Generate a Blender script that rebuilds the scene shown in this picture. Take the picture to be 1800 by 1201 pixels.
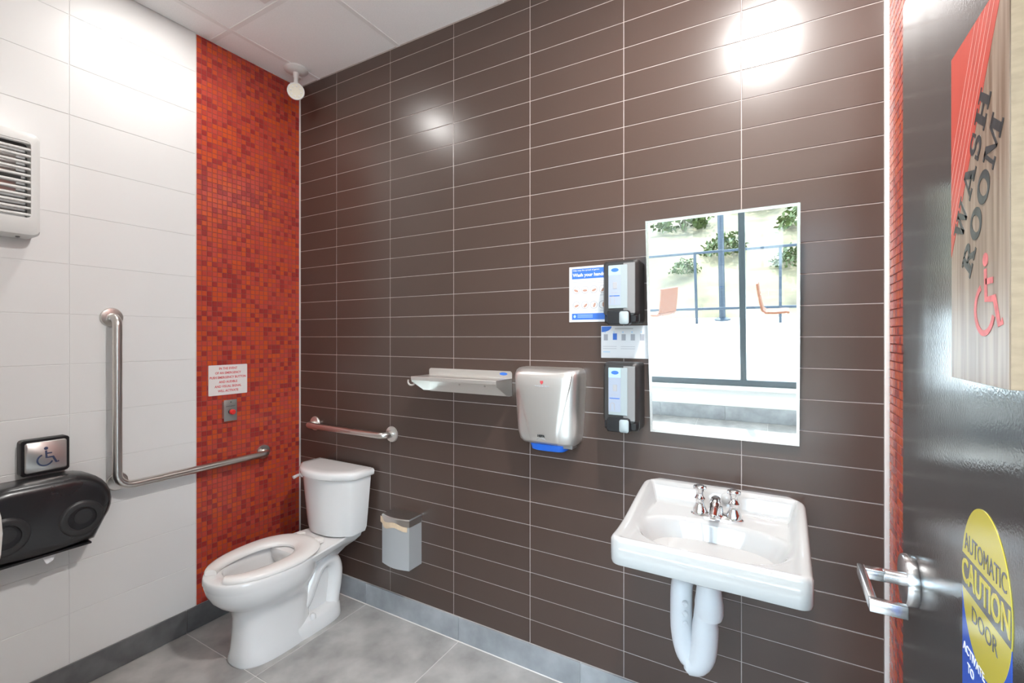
import bpy, bmesh, math, random
from mathutils import Vector, Matrix, noise

random.seed(7)
for o in list(bpy.data.objects):
    bpy.data.objects.remove(o, do_unlink=True)
scn = bpy.context.scene
COL = scn.collection
R = math.radians
PI = math.pi

# ------------------------------------------------------------------ camera, world, sun, exposure
cd = bpy.data.cameras.new('camera')
cam = bpy.data.objects.new('camera', cd); COL.objects.link(cam)
cam.location = (2.4427, -1.7466, 1.41)
cam.rotation_euler = (R(90), 0, R(29.874))
cd.sensor_fit = 'HORIZONTAL'; cd.sensor_width = 36.0
cd.lens = 816.0 / 1800.0 * 36.0
cd.shift_y = -(600.5 - 592.18) / 1800.0
cd.clip_start = 0.02; cd.clip_end = 200
scn.camera = cam

w = bpy.data.worlds.new('world'); scn.world = w; w.use_nodes = True
bg = w.node_tree.nodes['Background']
bg.inputs[0].default_value = (0.68, 0.83, 1.0, 1)
bg.inputs[1].default_value = 11.5
sd = bpy.data.lights.new('sun', 'SUN'); sd.energy = 9.0; sd.angle = R(0.6); sd.color = (1.0, 0.95, 0.87)
sun = bpy.data.objects.new('sun', sd); COL.objects.link(sun)
sun.rotation_euler = Vector((0.10, 0.40, -0.92)).to_track_quat('-Z', 'Y').to_euler()
sun.location = (2, -9, 14)
LAMP_W = 5.2
LAMP_COL = (1.0, 0.98, 0.95)
scn.view_settings.view_transform = 'Standard'
scn.view_settings.look = 'None'
scn.view_settings.gamma = 1.0
scn.view_settings.use_curve_mapping = False
scn.view_settings.exposure = 0.28

# ------------------------------------------------------------------ helpers
ORG = {}

class B:
    """collects shapes, in world coordinates, into one mesh"""
    def __init__(s): s.b = bmesh.new()
    def raw(s, vs, fs, M=None):
        nv = [s.b.verts.new((M @ Vector(v)) if M else Vector(v)) for v in vs]
        for f in fs:
            try: s.b.faces.new([nv[i] for i in f])
            except ValueError: pass
        return s
    def box(s, x0, x1, y0, y1, z0, z1, bev=0.0, seg=2, M=None):
        t = bmesh.new()
        bmesh.ops.create_cube(t, size=1.0)
        for v in t.verts:
            v.co = Vector(((x0 + x1) / 2 + v.co.x * (x1 - x0), (y0 + y1) / 2 + v.co.y * (y1 - y0), (z0 + z1) / 2 + v.co.z * (z1 - z0)))
        if bev > 0:
            bmesh.ops.bevel(t, geom=list(t.edges), offset=bev, segments=seg, affect='EDGES', profile=0.5, clamp_overlap=True)
        return s.merge(t, M)
    def merge(s, t, M=None):
        t.verts.index_update()
        vs = [v.co.copy() for v in t.verts]; fs = [[v.index for v in f.verts] for f in t.faces]
        t.free()
        return s.raw(vs, fs, M)
    def loft(s, rings, cap0=True, cap1=True, closed=True):
        n = len(rings[0]); vs = [p for r in rings for p in r]; fs = []
        for i in range(len(rings) - 1):
            for j in range(n if closed else n - 1):
                k = (j + 1) % n
                fs.append((i * n + j, i * n + k, (i + 1) * n + k, (i + 1) * n + j))
        if cap0: fs.append(tuple(range(n - 1, -1, -1)))
        if cap1: fs.append(tuple((len(rings) - 1) * n + j for j in range(n)))
        return s.raw(vs, fs)
    def tube(s, path, r, n=12, cap=True, sq=None):
        """swept tube; r a number or a list; sq=(ax) widens the ring along the world axis by factor"""
        P = [Vector(p) for p in path]; rings = []
        prev = None
        for i, p in enumerate(P):
            a = P[max(i - 1, 0)]; c = P[min(i + 1, len(P) - 1)]
            t = (c - a).normalized()
            if prev is None:
                u = t.orthogonal().normalized()
            else:
                u = (prev - t * prev.dot(t)).normalized()
            prev = u; v = t.cross(u)
            rr = r[i] if isinstance(r, (list, tuple)) else r
            ring = []
            for k in range(n):
                d = u * math.cos(2 * PI * k / n) + v * math.sin(2 * PI * k / n)
                if sq: d = Vector((d.x * sq[0], d.y * sq[1], d.z * sq[2]))
                ring.append(p + d * rr)
            rings.append(ring)
        return s.loft(rings, cap, cap)
    def cyl(s, p0, p1, r, n=24, r1=None):
        return s.tube([p0, p1], [r, r if r1 is None else r1], n)
    def lathe(s, origin, axis, prof, n=32, cap=True):
        """prof: list of (radius, distance along axis)"""
        o = Vector(origin); a = Vector(axis).normalized(); u = a.orthogonal().normalized(); v = a.cross(u)
        rings = [[o + a * h + (u * math.cos(2 * PI * k / n) + v * math.sin(2 * PI * k / n)) * max(r, 1e-5) for k in range(n)] for r, h in prof]
        return s.loft(rings, cap, cap)
    def poly(s, pts, t, M):
        """flat polygon pts (u,v) in frame M, thickness t along the frame's normal"""
        n = len(pts)
        vs = [(p[0], p[1], 0) for p in pts] + [(p[0], p[1], t) for p in pts]
        fs = [tuple(range(n - 1, -1, -1)), tuple(range(n, 2 * n))] + [(i, (i + 1) % n, n + (i + 1) % n, n + i) for i in range(n)]
        return s.raw(vs, fs, M)
    def stroke(s, pts, wd, t, M):
        """polyline of constant width as quads"""
        L = []; Rr = []
        for i, p in enumerate(pts):
            a = Vector(pts[max(i - 1, 0)]); c = Vector(pts[min(i + 1, len(pts) - 1)])
            d = (c - a).normalized(); nn = Vector((-d.y, d.x))
            if 0 < i < len(pts) - 1:
                d1 = (Vector(p) - a).normalized(); k = max(0.5, d1.dot(d)); m = wd / 2 / k
            else: m = wd / 2
            L.append(Vector(p) + nn * m); Rr.append(Vector(p) - nn * m)
        for i in range(len(pts) - 1):
            s.poly([L[i], Rr[i], Rr[i + 1], L[i + 1]], t, M)
        return s
    def fin(s, name, mat, parent=None, ang=35, loc=None, flat=False, recalc=True):
        if recalc: bmesh.ops.recalc_face_normals(s.b, faces=list(s.b.faces))
        L = ORG[parent] if parent is not None else Vector(loc if loc is not None else (0, 0, 0))
        me = bpy.data.meshes.new(name)
        for v in s.b.verts: v.co -= L
        s.b.to_mesh(me); s.b.free()
        if not flat:
            me.shade_smooth()
            me.set_sharp_from_angle(angle=R(ang))
        me.materials.append(mat)
        return link(name, me, parent, L)

def link(name, me, parent=None, L=None, at=None):
    o = bpy.data.objects.new(name, me); COL.objects.link(o)
    if parent is not None:
        o.parent = parent
        if at is not None: o.location = Vector(at) - ORG[parent]
        ORG[o] = ORG[parent].copy()
    else:
        o.location = L if L is not None else (0, 0, 0)
        ORG[o] = Vector(o.location)
    return o

def thing(name, label, cat, loc, group=None):
    o = bpy.data.objects.new(name, None); COL.objects.link(o)
    o.location = loc; o.empty_display_size = 0.05
    ORG[o] = Vector(loc)
    return tag(o, label, cat, group)

def tag(o, label=None, cat=None, group=None, kind=None):
    if label: o['label'] = label
    if cat: o['category'] = cat
    if group: o['group'] = group
    if kind: o['kind'] = kind
    return o

def struct(o, label=None):
    o['kind'] = 'structure'
    if label: o['label'] = label
    return o

def frame(origin, u, v):
    u = Vector(u); v = Vector(v); n = u.cross(v)
    return Matrix(((u.x, v.x, n.x, origin[0]), (u.y, v.y, n.y, origin[1]), (u.z, v.z, n.z, origin[2]), (0, 0, 0, 1)))
def FB(x, z, y=0.0): return frame((x, y, z), (1, 0, 0), (0, 0, 1))      # on the brown wall, facing the room
def FL(y, z, x=0.0): return frame((x, y, z), (0, 1, 0), (0, 0, 1))      # on the left wall
def FD(y, z, x=0.0): return frame((x, y, z), (0, -1, 0), (0, 0, 1))     # on the door face

def text(name, body, size, mat, parent, M, align='CENTER', t=0.0003, bold=0.0, sx=1.0):
    c = bpy.data.curves.new('lettering', 'FONT')
    c.body = body; c.size = size; c.align_x = align; c.align_y = 'CENTER'; c.extrude = t; c.offset = bold; c.resolution_u = 3
    o = bpy.data.objects.new('lettering', c); COL.objects.link(o)
    dg = bpy.context.evaluated_depsgraph_get(); dg.update()
    me = bpy.data.meshes.new_from_object(o.evaluated_get(dg))
    bpy.data.objects.remove(o, do_unlink=True); bpy.data.curves.remove(c)
    me.transform(Matrix.Translation(-ORG[parent]) @ M @ Matrix.Scale(sx, 4, (1, 0, 0)))
    me.materials.clear(); me.materials.append(mat); me.name = name
    return link(name, me, parent)

# ------------------------------------------------------------------ materials
def mat(name, col, rough=0.4, metal=0.0, spec=0.5, coat=0.0, coat_r=0.05, var=0.0, vscale=8.0, vstretch=(1, 1, 1),
        bump=0.0, bscale=60.0, bstretch=(1, 1, 1), per_obj=0.0, emit=None, rvar=0.0, ior=1.5, alpha=None):
    m = bpy.data.materials.new(name); m.use_nodes = True
    nt = m.node_tree; N = nt.nodes; Lk = nt.links
    p = N['Principled BSDF']
    p.inputs['Base Color'].default_value = (*col, 1)
    p.inputs['Roughness'].default_value = rough
    p.inputs['Metallic'].default_value = metal
    p.inputs['Specular IOR Level'].default_value = spec
    p.inputs['IOR'].default_value = ior
    p.inputs['Coat Weight'].default_value = coat
    p.inputs['Coat Roughness'].default_value = coat_r
    tc = N.new('ShaderNodeTexCoord')
    def nz(scale, stretch, detail=4):
        mp = N.new('ShaderNodeMapping'); mp.inputs['Scale'].default_value = stretch
        Lk.new(tc.outputs['Object'], mp.inputs[0])
        n = N.new('ShaderNodeTexNoise'); n.inputs['Scale'].default_value = scale; n.inputs['Detail'].default_value = detail
        Lk.new(mp.outputs[0], n.inputs['Vector']); return n
    src = None
    if var > 0:
        n = nz(vscale, vstretch, 6)
        mr = N.new('ShaderNodeMapRange'); mr.inputs['From Min'].default_value = 0.3; mr.inputs['From Max'].default_value = 0.7
        mr.inputs['To Min'].default_value = 1 - var; mr.inputs['To Max'].default_value = 1 + var
        Lk.new(n.outputs['Fac'], mr.inputs['Value']); src = mr.outputs[0]
    if per_obj > 0:
        oi = N.new('ShaderNodeObjectInfo')
        mr = N.new('ShaderNodeMapRange'); mr.inputs['To Min'].default_value = 1 - per_obj; mr.inputs['To Max'].default_value = 1 + per_obj
        Lk.new(oi.outputs['Random'], mr.inputs['Value'])
        if src:
            mm = N.new('ShaderNodeMath'); mm.operation = 'MULTIPLY'; Lk.new(src, mm.inputs[0]); Lk.new(mr.outputs[0], mm.inputs[1]); src = mm.outputs[0]
        else: src = mr.outputs[0]
    if src:
        mx = N.new('ShaderNodeMix'); mx.data_type = 'RGBA'; mx.blend_type = 'MULTIPLY'; mx.inputs['Factor'].default_value = 1
        mx.inputs['A'].default_value = (*col, 1)
        Lk.new(src, mx.inputs['B']); Lk.new(mx.outputs['Result'], p.inputs['Base Color'])
    if rvar > 0:
        n = nz(vscale * 0.7, vstretch, 4)
        mr = N.new('ShaderNodeMapRange'); mr.inputs['From Min'].default_value = 0.3; mr.inputs['From Max'].default_value = 0.7
        mr.inputs['To Min'].default_value = rough - rvar; mr.inputs['To Max'].default_value = rough + rvar
        Lk.new(n.outputs['Fac'], mr.inputs['Value']); Lk.new(mr.outputs[0], p.inputs['Roughness'])
    if bump > 0:
        n = nz(bscale, bstretch, 3)
        bp = N.new('ShaderNodeBump'); bp.inputs['Strength'].default_value = bump; bp.inputs['Distance'].default_value = 0.002
        Lk.new(n.outputs['Fac'], bp.inputs['Height']); Lk.new(bp.outputs[0], p.inputs['Normal'])
    if emit:
        p.inputs['Emission Color'].default_value = (*emit[0], 1); p.inputs['Emission Strength'].default_value = emit[1]
    return m

M = {}
M['brown'] = mat('brown_glazed_tile', (0.078, 0.049, 0.039), 0.275, spec=0.6, per_obj=0.04)
M['grout'] = mat('pale_grout', (0.50, 0.43, 0.41), 0.8, var=0.08, vscale=30)
M['white_tile'] = mat('white_glazed_tile', (0.74, 0.73, 0.72), 0.28, spec=0.5, per_obj=0.008)
M['white_grout'] = mat('white_grout', (0.70, 0.69, 0.68), 0.7)
M['red_grout'] = mat('red_brown_grout', (0.24, 0.055, 0.042), 0.8)
M['trim'] = mat('white_edge_trim', (0.75, 0.70, 0.67), 0.35)
M['stone'] = mat('grey_floor_tile', (0.40, 0.385, 0.37), 0.42, spec=0.4, var=0.30, vscale=6.0, per_obj=0.05, bump=0.08, bscale=30, rvar=0.06)
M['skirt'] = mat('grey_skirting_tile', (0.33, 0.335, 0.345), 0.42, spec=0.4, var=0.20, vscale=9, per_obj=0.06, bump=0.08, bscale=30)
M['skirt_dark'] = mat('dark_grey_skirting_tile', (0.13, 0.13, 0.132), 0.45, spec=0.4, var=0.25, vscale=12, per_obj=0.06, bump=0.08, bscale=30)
M['floor_grout'] = mat('floor_grout', (0.66, 0.64, 0.62), 0.85)
M['ceiling'] = mat('ceiling_panel', (0.93, 0.925, 0.92), 0.85, var=0.025, vscale=160, bump=0.12, bscale=120)
M['tbar'] = mat('ceiling_grid_bar', (0.84, 0.83, 0.82), 0.5)
M['paint'] = mat('off_white_paint', (0.72, 0.71, 0.69), 0.6, bump=0.03, bscale=200)
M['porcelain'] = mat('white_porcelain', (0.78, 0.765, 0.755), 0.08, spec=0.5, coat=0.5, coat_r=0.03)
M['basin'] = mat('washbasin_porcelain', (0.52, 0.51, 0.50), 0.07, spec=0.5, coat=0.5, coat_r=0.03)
M['seat'] = mat('white_plastic_seat', (0.80, 0.765, 0.735), 0.22)
M['water'] = mat('still_water', (0.62, 0.66, 0.66), 0.03)
M['steel'] = mat('brushed_steel', (0.62, 0.60, 0.58), 0.30, metal=1.0, bump=0.03, bscale=40, bstretch=(1, 1, 30))
M['steel_bar'] = mat('satin_steel_bar', (0.66, 0.63, 0.60), 0.28, metal=1.0)
M['steel_light'] = mat('pale_satin_steel', (0.86, 0.84, 0.81), 0.34, metal=0.9, bump=0.03, bscale=30, bstretch=(30, 30, 1))
M['chrome'] = mat('chrome', (0.82, 0.82, 0.83), 0.06, metal=1.0)
M['satin_chrome'] = mat('satin_chrome', (0.72, 0.72, 0.73), 0.22, metal=1.0)
M['black'] = mat('black_plastic', (0.012, 0.012, 0.014), 0.30)
M['smoke'] = mat('smoked_black_plastic', (0.016, 0.016, 0.018), 0.30, coat=0.4, coat_r=0.2, rvar=0.05, vscale=12)
M['smoke2'] = mat('smoked_grey_plastic', (0.028, 0.028, 0.030), 0.38)
M['charcoal'] = mat('charcoal_plastic', (0.035, 0.033, 0.033), 0.4)
M['greyplastic'] = mat('silver_grey_plastic', (0.26, 0.255, 0.255), 0.35)
M['white_plastic'] = mat('white_plastic', (0.74, 0.73, 0.71), 0.4)
M['trap'] = mat('white_trap_cover', (0.66, 0.66, 0.68), 0.4)
M['label'] = mat('dispenser_label', (0.38, 0.43, 0.53), 0.5)
M['paper'] = mat('white_paper', (0.80, 0.80, 0.82), 0.6)
M['sign_white'] = mat('pinkish_white_sign', (0.76, 0.70, 0.68), 0.4)
M['redprint'] = mat('red_print', (0.66, 0.09, 0.10), 0.5)
M['blue'] = mat('blue_print', (0.045, 0.17, 0.62), 0.4)
M['blue_pale'] = mat('pale_blue_print', (0.45, 0.66, 0.86), 0.4)
M['blue_sym'] = mat('dark_blue_symbol', (0.04, 0.06, 0.13), 0.45)
M['blue_bright'] = mat('bright_blue_plastic', (0.02, 0.16, 0.75), 0.3)
M['greyprint'] = mat('grey_print', (0.42, 0.42, 0.44), 0.6)
M['paleprint'] = mat('pale_grey_print', (0.42, 0.42, 0.46), 0.6)
M['blackprint'] = mat('black_print', (0.03, 0.03, 0.03), 0.5)
M['skin'] = mat('hand_print', (0.50, 0.28, 0.21), 0.6)
M['tape'] = mat('cream_masking_tape', (0.72, 0.55, 0.38), 0.7, var=0.08, vscale=60)
M['bin'] = mat('grey_painted_metal', (0.52, 0.53, 0.54), 0.36, metal=0.35)
M['door'] = mat('dark_painted_door', (0.050, 0.046, 0.046), 0.15, spec=0.8, bump=0.10, bscale=220, rvar=0.05, vscale=10, vstretch=(1, 1, 0.25))
M['frame'] = mat('dark_door_frame', (0.06, 0.055, 0.055), 0.35)
M['wood_red'] = mat('red_stain', (0.52, 0.07, 0.05), 0.35, var=0.10, vscale=40, vstretch=(1, 1, 0.05))
M['wood_line'] = mat('pale_line', (0.66, 0.36, 0.31), 0.5)
M['wood_black'] = mat('black_lettering', (0.035, 0.036, 0.04), 0.34, var=0.3, vscale=90, vstretch=(1, 1, 0.03))
M['wood_edge'] = mat('pale_plywood_edge', (0.50, 0.36, 0.24), 0.5, var=0.10, vscale=50, vstretch=(1, 1, 3))
M['pinkprint'] = mat('pale_red_print', (0.62, 0.15, 0.15), 0.5, var=0.2, vscale=90)
M['yellow'] = mat('yellow_sticker', (0.56, 0.46, 0.055), 0.22, spec=0.6)
M['yellow_print'] = mat('grey_sticker_print', (0.10, 0.095, 0.085), 0.22, spec=0.6)
M['blue_sticker'] = mat('blue_sticker', (0.03, 0.10, 0.52), 0.22, spec=0.6)
M['sticker_white'] = mat('white_sticker_print', (0.75, 0.76, 0.8), 0.3)
M['mirror'] = mat('mirror_silver', (0.93, 0.95, 0.95), 0.0, metal=1.0)
M['mirror_frame'] = mat('steel_mirror_frame', (0.78, 0.77, 0.76), 0.22, metal=1.0)
M['alu'] = mat('dark_window_frame', (0.085, 0.10, 0.11), 0.4)
M['red_button'] = mat('red_button', (0.70, 0.035, 0.03), 0.3)
M['btn_plate'] = mat('dull_steel_plate', (0.42, 0.42, 0.40), 0.4, metal=0.8)
M['clear'] = mat('frosted_clear_plastic', (0.40, 0.46, 0.48), 0.15)
M['heat_coil'] = mat('dark_inner_drum', (0.20, 0.20, 0.20), 0.4, metal=0.6)
M['lamp_face'] = mat('lamp_diffuser', (0.9, 0.9, 0.9), 0.5, emit=(LAMP_COL, 6.0))
M['led'] = mat('unlit_led_lens', (0.70, 0.66, 0.55), 0.3)
M['concrete'] = mat('pale_patio_concrete', (0.66, 0.65, 0.63), 0.8, var=0.06, vscale=2)
M['hill'] = mat('dry_hillside', (0.11, 0.09, 0.05), 0.9, var=0.6, vscale=0.9)
M['leaf'] = mat('shrub_leaf', (0.055, 0.075, 0.018), 0.6, per_obj=0.3, var=0.3, vscale=6)
M['ply'] = mat('orange_plywood', (0.11, 0.028, 0.006), 0.6)
M['rail'] = mat('blue_grey_rail', (0.012, 0.02, 0.032), 0.5)

def wood_mat():
    m = bpy.data.materials.new('pale_fir_face'); m.use_nodes = True
    nt = m.node_tree; N = nt.nodes; Lk = nt.links; p = N['Principled BSDF']
    tc = N.new('ShaderNodeTexCoord'); mp = N.new('ShaderNodeMapping'); mp.inputs['Scale'].default_value = (1, 1, 0.035)
    Lk.new(tc.outputs['Object'], mp.inputs[0])
    n = N.new('ShaderNodeTexNoise'); n.inputs['Scale'].default_value = 110; n.inputs['Detail'].default_value = 4
    Lk.new(mp.outputs[0], n.inputs['Vector'])
    cr = N.new('ShaderNodeValToRGB'); e = cr.color_ramp.elements
    e[0].position = 0.36; e[0].color = (0.19, 0.115, 0.078, 1); e[1].position = 0.62; e[1].color = (0.34, 0.245, 0.185, 1)
    Lk.new(n.outputs['Fac'], cr.inputs[0]); Lk.new(cr.outputs[0], p.inputs['Base Color'])
    p.inputs['Roughness'].default_value = 0.36
    return m
M['wood'] = wood_mat()

def mosaic_mat():
    m = bpy.data.materials.new('red_glass_mosaic'); m.use_nodes = True
    nt = m.node_tree; N = nt.nodes; Lk = nt.links; p = N['Principled BSDF']
    g = N.new('ShaderNodeNewGeometry'); cr = N.new('ShaderNodeValToRGB'); cr.color_ramp.interpolation = 'CONSTANT'
    e = cr.color_ramp.elements
    e[0].position = 0.0; e[0].color = (0.30, 0.030, 0.027, 1)
    e[1].position = 0.20; e[1].color = (0.46, 0.058, 0.035, 1)
    for pos, c in ((0.40, (0.50, 0.070, 0.026)), (0.58, (0.53, 0.076, 0.022)), (0.76, (0.47, 0.062, 0.042)), (0.90, (0.41, 0.048, 0.032))):
        q = e.new(pos); q.color = (*c, 1)
    Lk.new(g.outputs['Random Per Island'], cr.inputs[0]); Lk.new(cr.outputs[0], p.inputs['Base Color'])
    p.inputs['Roughness'].default_value = 0.22; p.inputs['Specular IOR Level'].default_value = 0.4
    return m
M['mosaic'] = mosaic_mat()

def glass_mat():
    m = bpy.data.materials.new('window_glass'); m.use_nodes = True
    nt = m.node_tree; N = nt.nodes; Lk = nt.links
    N.remove(N['Principled BSDF'])
    out = N['Material Output']; tr = N.new('ShaderNodeBsdfTransparent'); gl = N.new('ShaderNodeBsdfGlossy')
    gl.inputs['Roughness'].default_value = 0.0; tr.inputs[0].default_value = (0.93, 0.96, 0.95, 1)
    lw = N.new('ShaderNodeLayerWeight'); pw = N.new('ShaderNodeMath'); pw.operation = 'POWER'; pw.inputs[1].default_value = 5.0
    fr = N.new('ShaderNodeMath'); fr.operation = 'ADD'; fr.inputs[1].default_value = 0.04; mx = N.new('ShaderNodeMixShader')
    Lk.new(lw.outputs['Facing'], pw.inputs[0]); Lk.new(pw.outputs[0], fr.inputs[0])
    Lk.new(fr.outputs[0], mx.inputs[0]); Lk.new(tr.outputs[0], mx.inputs[1]); Lk.new(gl.outputs[0], mx.inputs[2])
    Lk.new(mx.outputs[0], out.inputs[0])
    return m
M['glass'] = glass_mat()

# ------------------------------------------------------------------ room shell
XR, YF, ZC = 2.7248, -1.60, 2.875          # right wall, front wall (inner face), ceiling
YW = -3.0                                   # window wall of the corridor
SK = 0.11                                   # skirting height
wall_back = struct(B().box(-0.12, XR + 0.15, 0.0015, 0.14, -0.02, ZC + 0.12).fin('wall_back', M['grout']))
wall_left = struct(B().box(-0.14, -0.0015, YF - 0.15, 0.0015, -0.02, ZC + 0.12).fin('wall_left', M['white_grout']))
wall_right = struct(B().box(XR + 0.0015, XR + 0.15, YF - 0.15, 0.0015, -0.02, ZC + 0.12).fin('wall_right', M['white_grout']))
OX0, OX1, OH = 1.60, 2.715, 2.13            # door opening
fw = B()
fw.box(-0.14, OX0, YF - 0.15, YF, 0, ZC); fw.box(OX0, OX1, YF - 0.15, YF, OH, ZC); fw.box(OX1, XR + 0.0015, YF - 0.15, YF, 0, ZC)
wall_front = struct(fw.fin('wall_front', M['paint']))
hl = B(); hl.box(-1.7, -1.6, YW, YF - 0.15, 0, ZC); struct(hl.fin('wall_corridor_left', M['paint']))
hl = B(); hl.box(5.0, 5.1, YW, YF - 0.15, 0, ZC); struct(hl.fin('wall_corridor_right', M['paint']))
hl = B(); hl.box(-1.7, -0.14, YF - 0.15, YF, 0, ZC); hl.box(XR + 0.15, 5.1, YF - 0.15, YF, 0, ZC); struct(hl.fin('wall_corridor_back', M['paint']))
floor = struct(B().box(-1.7, 5.1, YW - 0.14, 0.14, -0.12, -0.0012).fin('floor', M['floor_grout']))
ceil = struct(B().box(-1.7, 5.1, YW - 0.14, 0.14, ZC + 0.012, ZC + 0.12).fin('ceiling', M['tbar']))

TM = {}
def tile_mesh(name, dx, dy, dz, m, bev):
    key = (name, m.name, round(dx, 4), round(dy, 4), round(dz, 4))
    if key not in TM:
        t = bmesh.new(); bmesh.ops.create_cube(t, size=1)
        for v in t.verts: v.co = Vector((v.co.x * dx, v.co.y * dy, v.co.z * dz))
        bmesh.ops.bevel(t, geom=list(t.edges), offset=bev, segments=1, affect='EDGES', clamp_overlap=True)
        me = bpy.data.meshes.new(name); t.to_mesh(me); t.free(); me.materials.append(m); TM[key] = me
    return TM[key]
def tile(name, par, x0, x1, y0, y1, z0, z1, m, bev=0.0008):
    if min(x1 - x0, y1 - y0, z1 - z0) < 0.002: return
    me = tile_mesh(name, x1 - x0, y1 - y0, z1 - z0, m, bev)
    return link(name, me, par, at=((x0 + x1) / 2, (y0 + y1) / 2, (z0 + z1) / 2))
G = 0.0014
# brown tiles
xs = [0.006] + [0.3181 + 0.4031 * k for k in range(6)] + [XR - 0.004]
zs = [SK + 0.1 * k for k in range(28)] + [ZC]
for i in range(len(xs) - 1):
    for j in range(len(zs) - 1):
        e = random.uniform(0, 0.0004)
        tile('tile', wall_back, xs[i] + G, xs[i + 1] - G, -e, 0.005 - e, zs[j] + G, zs[j + 1] - G, M['brown'])
# white tiles on the left wall, mosaic strip beside the corner
YB = -0.5601
ys = [YF, -1.0245, YB - 0.003]
zw = [SK + 0.1984 * k for k in range(14)] + [ZC]
for i in range(2):
    for j in range(len(zw) - 1):
        tile('tile', wall_left, -0.005, 0.0, ys[i] + G, ys[i + 1] - G, zw[j] + G * .8, zw[j + 1] - G * .8, M['white_tile'])
def mosaic(par, x, sgn, y0, y1, tilt=.0002):
    b = B(); P = 0.0246; g = 0.0011
    n = int(round((y1 - y0) / P)); p = (y1 - y0) / n; nz = int((ZC - SK) / P) + 1
    for i in range(n):
        for j in range(nz):
            a0 = y0 + i * p + g; a1 = y0 + (i + 1) * p - g; c0 = SK + j * P + g; c1 = min(SK + (j + 1) * P - g, ZC)
            if c1 - c0 < 0.004: continue
            d = 0.0015; f = 0.0008
            t1 = random.uniform(-tilt, tilt); t2 = random.uniform(-tilt, tilt)
            vs = [(x - sgn * d, a0, c0), (x - sgn * d, a1, c0), (x - sgn * d, a1, c1), (x - sgn * d, a0, c1),
                  (x + t1, a0 + f, c0 + f), (x + t2, a1 - f, c0 + f), (x - t1, a1 - f, c1 - f), (x - t2, a0 + f, c1 - f)]
            fs = [(4, 5, 6, 7), (0, 1, 5, 4), (1, 2, 6, 5), (2, 3, 7, 6), (3, 0, 4, 7)]
            if sgn < 0: fs = [f_[::-1] for f_ in fs]
            b.raw(vs, fs)
    o = b.fin('mosaic_tiles', M['mosaic'], par, flat=True, recalc=False); o['kind'] = 'stuff'
    bb = B().box(x - sgn * 0.0014 - 0.0003, x - sgn * 0.0014 + 0.0003, y0, y1, SK, ZC).fin('mosaic_grout', M['red_grout'], par)
mosaic(wall_left, 0.0, 1, YB, -0.004)
mosaic(wall_right, XR, -1, YB, -0.012, .00003)
zw2 = [SK + 0.1984 * k for k in range(14)] + [ZC]
for j in range(14):
    tile('tile', wall_right, XR, XR + 0.005, -1.16, YB - 0.004, zw2[j] + G, zw2[j + 1] - G, M['white_tile'])
    tile('tile', wall_right, XR, XR + 0.005, YF, -1.163, zw2[j] + G, zw2[j + 1] - G, M['white_tile'])
struct(B().box(-0.002, 0.002, YB - 0.003, YB - 0.0003, SK, ZC).fin('trim_1', M['trim']))
struct(B().box(0.0012, 0.0052, -0.002, 0.003, SK, ZC).fin('trim_2', M['trim']))
struct(B().box(XR - 0.011, XR + 0.001, -0.010, 0.002, SK, ZC, 0.002).fin('trim_3', M['trim']))
# skirting of cut floor tiles
for nm, par_fn in (('baseboard_back', 0), ('baseboard_left', 1), ('baseboard_right', 2)):
    if par_fn == 0:
        o = struct(B().box(0.0, XR, -0.0045, 0.0015, 0.0, SK - 0.001).fin(nm, M['floor_grout']))
        for a, c in ((0.010, 0.558), (0.558, 1.158), (1.158, 1.758), (1.758, 2.358), (2.358, XR - 0.01)):
            tile('skirting_tile', o, a + 0.001, c - 0.001, -0.009, -0.001, 0.003, SK, M['skirt'], 0.001)
        B().box(0.009, XR - 0.01, -0.0125, -0.004, 0.0, 0.0045, 0.0015, 1).fin('caulk_bead', M['trim'], o)
    elif par_fn == 1:
        o = struct(B().box(-0.0015, 0.0045, YF, 0.0, 0.0, SK - 0.001).fin(nm, M['floor_grout']))
        for a, c in ((YF, -1.205), (-1.205, -0.605), (-0.605, -0.010)):
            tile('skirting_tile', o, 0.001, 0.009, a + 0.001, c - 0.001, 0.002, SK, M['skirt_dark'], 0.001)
    else:
        o = struct(B().box(XR - 0.0045, XR + 0.0015, YF, -0.012, 0.0, SK - 0.001).fin(nm, M['floor_grout']))
        for a, c in ((YF, -1.205), (-1.205, -0.605), (-0.605, -0.012)):
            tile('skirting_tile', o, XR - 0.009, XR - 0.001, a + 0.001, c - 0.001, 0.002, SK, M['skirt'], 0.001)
# floor tiles
fx = [-1.842 + 0.6 * k for k in range(13)]; fy = [-3.02, -2.405, -1.805, -1.205, -0.605, 0.0]
def clip_tiles(X0, X1, Y0, Y1):
    for i in range(len(fx) - 1):
        for j in range(len(fy) - 1):
            a0, a1, c0, c1 = max(fx[i] + .0015, X0), min(fx[i + 1] - .0015, X1), max(fy[j] + .0015, Y0), min(fy[j + 1] - .0015, Y1)
            if a1 - a0 > 0.01 and c1 - c0 > 0.01:
                tile('floor_tile', floor, a0, a1, c0, c1, -0.008, 0.0, M['stone'], 0.001)
clip_tiles(0.0, XR, -1.7, 0.0)
clip_tiles(-1.6, 5.0, YW, -1.7)
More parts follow.
